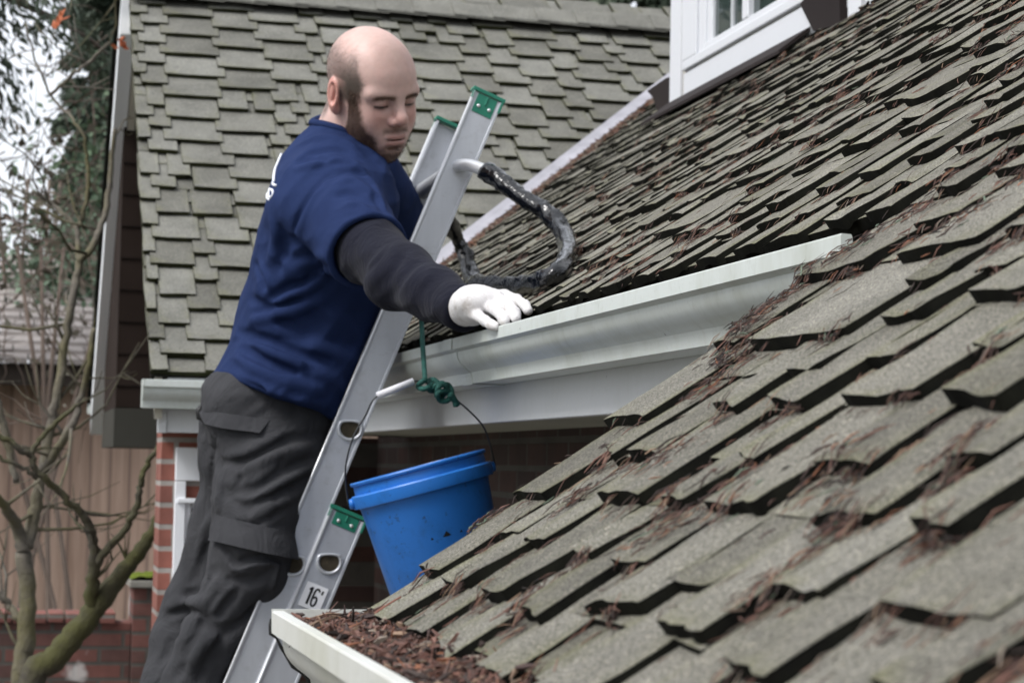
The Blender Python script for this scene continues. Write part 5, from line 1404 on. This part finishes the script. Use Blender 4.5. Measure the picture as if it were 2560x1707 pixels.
def leaves_mesh(name, P, D, ln, wd, col):
    n = len(P); D = D / (np.linalg.norm(D, axis=1, keepdims=True) + 1e-9); rg = np.random.default_rng(n); T = np.cross(D, rg.normal(0, 1, (n, 3))); T /= np.linalg.norm(T, axis=1, keepdims=True) + 1e-9
    ln = np.asarray(ln).reshape(-1, 1); wd = np.asarray(wd).reshape(-1, 1)
    V = np.stack([P, P + D * ln * .45 + T * wd, P + D * ln, P + D * ln * .45 - T * wd], 1).reshape(-1, 3)
    return arrays_mesh(name, V, np.arange(n * 4).reshape(-1, 4), None, None, {'col': np.repeat(np.stack([col, col, col], 1), 4, 0)})
def conifer(x, y, h, r, z0, label, seed, nb=110, per=90, leaf=.16, group='conifers around the house', sparse=1.0):
    rg = np.random.default_rng(seed); root = empty('conifer_tree', (x, y, -2.6)); tag(root, label, 'tree', group)
    mb = MB(); mb.tube([(x, y, -2.6), (x + rg.normal(0, .05), y, (z0 + h) / 2), (x, y, h)], [r * .07 + .05, r * .05 + .03, .02], 10)
    PP = []; DD = []; CC = []
    for b in range(nb):
        t = (b + rg.uniform()) / nb; z = z0 + (h - z0) * t; L = r * (1 - t) ** .8 * rg.uniform(.55, 1.15) + .12; a = rg.uniform(0, 6.283)
        d = np.array([math.cos(a), math.sin(a), rg.uniform(-.05, .35)]); pts = [np.array([x, y, z])]
        for i in range(5): d = d + (0, 0, -.16) + rg.normal(0, .06, 3); d /= np.linalg.norm(d); pts.append(pts[-1] + d * L / 5)
        mb.tube(pts, np.linspace(.030 * r, .006, 6), 5)
        pts = np.array(pts); n = int(per * sparse); f = rg.uniform(.12, 1, n) ** .7 * 5; i = np.clip(f.astype(int), 0, 4); q = pts[i] + (pts[i + 1] - pts[i]) * (f - i)[:, None]
        dirb = pts[i + 1] - pts[i]; dirb /= np.linalg.norm(dirb, axis=1, keepdims=True)
        side = np.cross(dirb, (0, 0, 1.)); sgn = rg.choice([-1, 1], n)[:, None]
        q = q + side * sgn * rg.uniform(0, .16 * L, n)[:, None] + rg.normal(0, .03 * r, (n, 3)) - np.array([0, 0, 1]) * rg.uniform(0, .10 * L, n)[:, None]
        PP.append(q); DD.append(dirb * .7 + side * sgn * .7 + np.array([0, 0, -.55]) + rg.normal(0, .35, (n, 3))); CC.append(np.clip(rg.uniform(0, 1, n) * .6 + rg.uniform(0, .5), 0, 1))
    P = np.vstack(PP); n = len(P)
    adopt(mb.build('trunk', M['bark_con'], smooth=True), root)
    me = leaves_mesh('crown', P, np.vstack(DD), rg.uniform(.6, 1.3, n) * leaf, rg.uniform(.6, 1.3, n) * leaf * .15, np.concatenate(CC))
    adopt(link('crown', me, M['needle_tree'], None, False), root); return root
def ux(u, y): return at(u, 1100, y)[0]
conifer(ux(335, 21), 21, 9.0, 1.05, -1.5, 'tall dark conifer behind the gable, seen left of the house', 1, 230, 850, .105)
conifer(ux(-260, 13), 13, 7.5, 1.35, 2.75, 'conifer at the left edge whose lowest boughs hang into the top corner', 2, 80, 420, .085)
conifer(ux(205, 26), 26, 9.2, .62, -2.0, 'slender conifer in front of the white sky, left of the taller one', 7, 150, 480, .10)
conifer(ux(285, 31), 31, 12, 1.5, -2.0, 'broad dark conifer farthest behind the bare trees', 8, 190, 620, .18)
conifer(ux(1050, 30), 30, 6.9, 1.3, 1, 'small conifer whose tip just shows over the far ridge', 3, 100, 220, .26)
conifer(ux(1400, 33), 33, 11, 2.0, 2, 'big dark conifer rising behind the far ridge, nearest the dormer window', 4, 170, 300, .28)
conifer(ux(1600, 30), 30, 12, 1.7, 2, 'dark conifer directly behind the dormer post', 5, 170, 300, .28)
conifer(ux(1245, 36), 36, 9.4, 1.0, 2, 'thin conifer between the two sky gaps above the ridge', 6, 110, 240, .26)
# unseen trees added round the plot to cut low light, mirrored in panes
for i, (x, y, h, r) in enumerate(((-9, -3, 12, 2.6), (-11, 3, 13, 2.8), (-10, 9, 11, 2.4), (-5, -8, 13, 2.8), (1, -10, 12, 2.6), (6, -8, 13, 2.8), (-8, 15, 12, 2.4), (-4.5, 19, 10, 2.0))):
    conifer(x, y, h, r, -1.5, 'tall unseen conifer added at the garden edge to block low sky light', 40 + i, 90, 60, .42, 'added conifers outside the frame')
# bare brown thicket and a pale green shrub
def thicket(name, label, cx_, y, zc, rx, rz, n, ln, mat, cat, seed, up=.4, wd=.006, lf=0, lmat=None):
    rg = np.random.default_rng(seed); root = empty(name, (cx_, y, -2.6)); tag(root, label, cat)
    mb = MB()
    for k in range(n):
        p = np.array([cx_ + rg.normal(0, rx), y + rg.normal(0, rx), zc + rg.normal(0, rz)]); d = rg.normal(0, 1, 3) * (1, .6, 1) + (0, 0, up); d /= np.linalg.norm(d); L = rg.uniform(*ln); pts = [p]
        for i in range(4): d = d + rg.normal(0, .3, 3); d /= np.linalg.norm(d); pts.append(pts[-1] + d * L / 4)
        mb.tube(pts, np.linspace(wd, wd * .25, 5), 4)
    for k in range(5):
        b = np.array([cx_ + rg.normal(0, rx * .3), y, -2.6]); mb.tube(spline([b, b + (rg.normal(0, .1), 0, 1.2), (cx_ + rg.normal(0, rx), y, zc)], 4), np.linspace(.03, .012, 9), 6)
    o = adopt(mb.build('stems', mat, smooth=True), root)
    if lf:
        P = np.stack([cx_ + rg.normal(0, rx, lf), y + rg.normal(0, rx, lf), zc + rg.normal(0, rz, lf)], 1); me = leaves_mesh('leaves', P, rg.normal(0, 1, (lf, 3)) + (0, 0, -.2), rg.uniform(.05, .10, lf), rg.uniform(.014, .026, lf), np.clip(rg.normal(.5, .3, lf), 0, 1))
        adopt(link('leaves', me, lmat, None, False), root)
tw_m = simple('brown_twigs', (.11, .085, .07), (.23, .18, .15), 2, .95)
thicket('thicket', 'tangle of bare brown twigs behind the bare trees', ux(120, 13), 13, 1.25, .30, .42, 120, (.3, .7), tw_m, 'bush', 3, wd=.005, lf=350, lmat=leafmat('faded_leaves', (.07, .065, .045), (.16, .135, .10)))
thicket('thicket', 'fine bare twigs against the white sky at the left edge', ux(20, 15), 15, 1.9, .4, .6, 34, (.3, .8), tw_m, 'bush', 5)
thicket('shrub', 'pale green broadleaf shrub low behind the bare tree', ux(150, 15), 15, 1.05, .26, .30, 60, (.2, .4), tw_m, 'shrub', 4, lf=2600, lmat=M['shrub'])
thicket('shrub', 'dark green broadleaf shrub beside the gable barge board', ux(215, 16), 16, 1.55, .22, .5, 60, (.2, .4), tw_m, 'shrub', 6, lf=2400, lmat=leafmat('dark_leaves', (.03, .06, .03), (.10, .15, .08)))

# neighbour house
nh = empty('neighbour_house', (.3, 14.2, -2.6)); tag(nh, 'neighbouring house with vertical wood siding and a weathered pinkish roof', 'house')
mb = MB(); rg = np.random.default_rng(17)
YS = 13.6
mb.box((-3.0, YS, -2.6), (2.4, YS + .2, .56)); adopt(mb.build('wall', M['wood']), nh)
mb = MB(); mb.box((-3.0, YS - .28, .44), (2.4, YS - .25, .57)); mb.box((-3, YS - .25, .50), (2.4, YS, .515)); adopt(mb.build('eave', simple('dark_eave', (.05, .042, .036), (.08, .065, .055), 5, .9)), nh)
mb = MB()
for k in range(14):
    yy = YS - .34 + k * .185; zz = .575 + k * .062; xx = -3.0
    while xx < .75 - k * .045:
        w = rg.uniform(.10, .26); mb.hexa([(xx, yy, zz - .006), (xx + w - .008, yy + rg.normal(0, .01), zz - .006), (xx + w - .008, yy + .30, zz + .075), (xx, yy + .30, zz + .075), (xx, yy, zz + .026), (xx + w - .008, yy, zz + .026), (xx + w - .008, yy + .30, zz + .09), (xx, yy + .30, zz + .09)]); xx += w
adopt(mb.build('roof', M['shake']), nh)
# garden wall
gw = empty('garden_wall', (0, 9.5, -2.6)); tag(gw, 'low old brick garden wall with a mossy capped pier', 'wall')
mb = MB(); mb.box((-2.5, 9.5, -2.6), (.53, 9.72, -.70)); adopt(mb.build('brickwork', M['brick_garden']), gw)
mb = MB()
for i in range(41):
    x0 = -2.5 + i * .0725; mb.box((x0, 9.48, -.698 + rg.normal(0, .003)), (x0 + .064, 9.74, -.655 + rg.normal(0, .004)))
adopt(mb.build('coping', brick_mat('coping_brick', (.26, .09, .07), (.14, .06, .05), (.2, .18, .16), (1, 2)), bevel=.004), gw)
mb = MB(); mb.box((.535, 9.44, -2.6), (.80, 9.78, -.545)); adopt(mb.build('pier', M['brick_garden']), gw)
mb = MB(); mb.box((.515, 9.41, -.543), (.82, 9.81, -.512)); adopt(mb.build('cap_stone', M['stone'], bevel=.006), gw)
P = []; 
mm = MB(); gx = np.linspace(.52, .815, 22); gy = np.linspace(9.415, 9.8, 14); X, Y = np.meshgrid(gx, gy, indexing='ij'); Z = -.510 + .022 * np.clip(1 - ((X - .667) / .16) ** 4, 0, 1) * (.6 + .4 * rg.uniform(0, 1, X.shape)); idx = np.arange(X.size).reshape(X.shape)
adopt(link('moss', arrays_mesh('moss', np.stack([X, Y, Z], -1).reshape(-1, 3), np.stack([idx[:-1, :-1], idx[1:, :-1], idx[1:, 1:], idx[:-1, 1:]], -1).reshape(-1, 4)), M['moss']), gw)
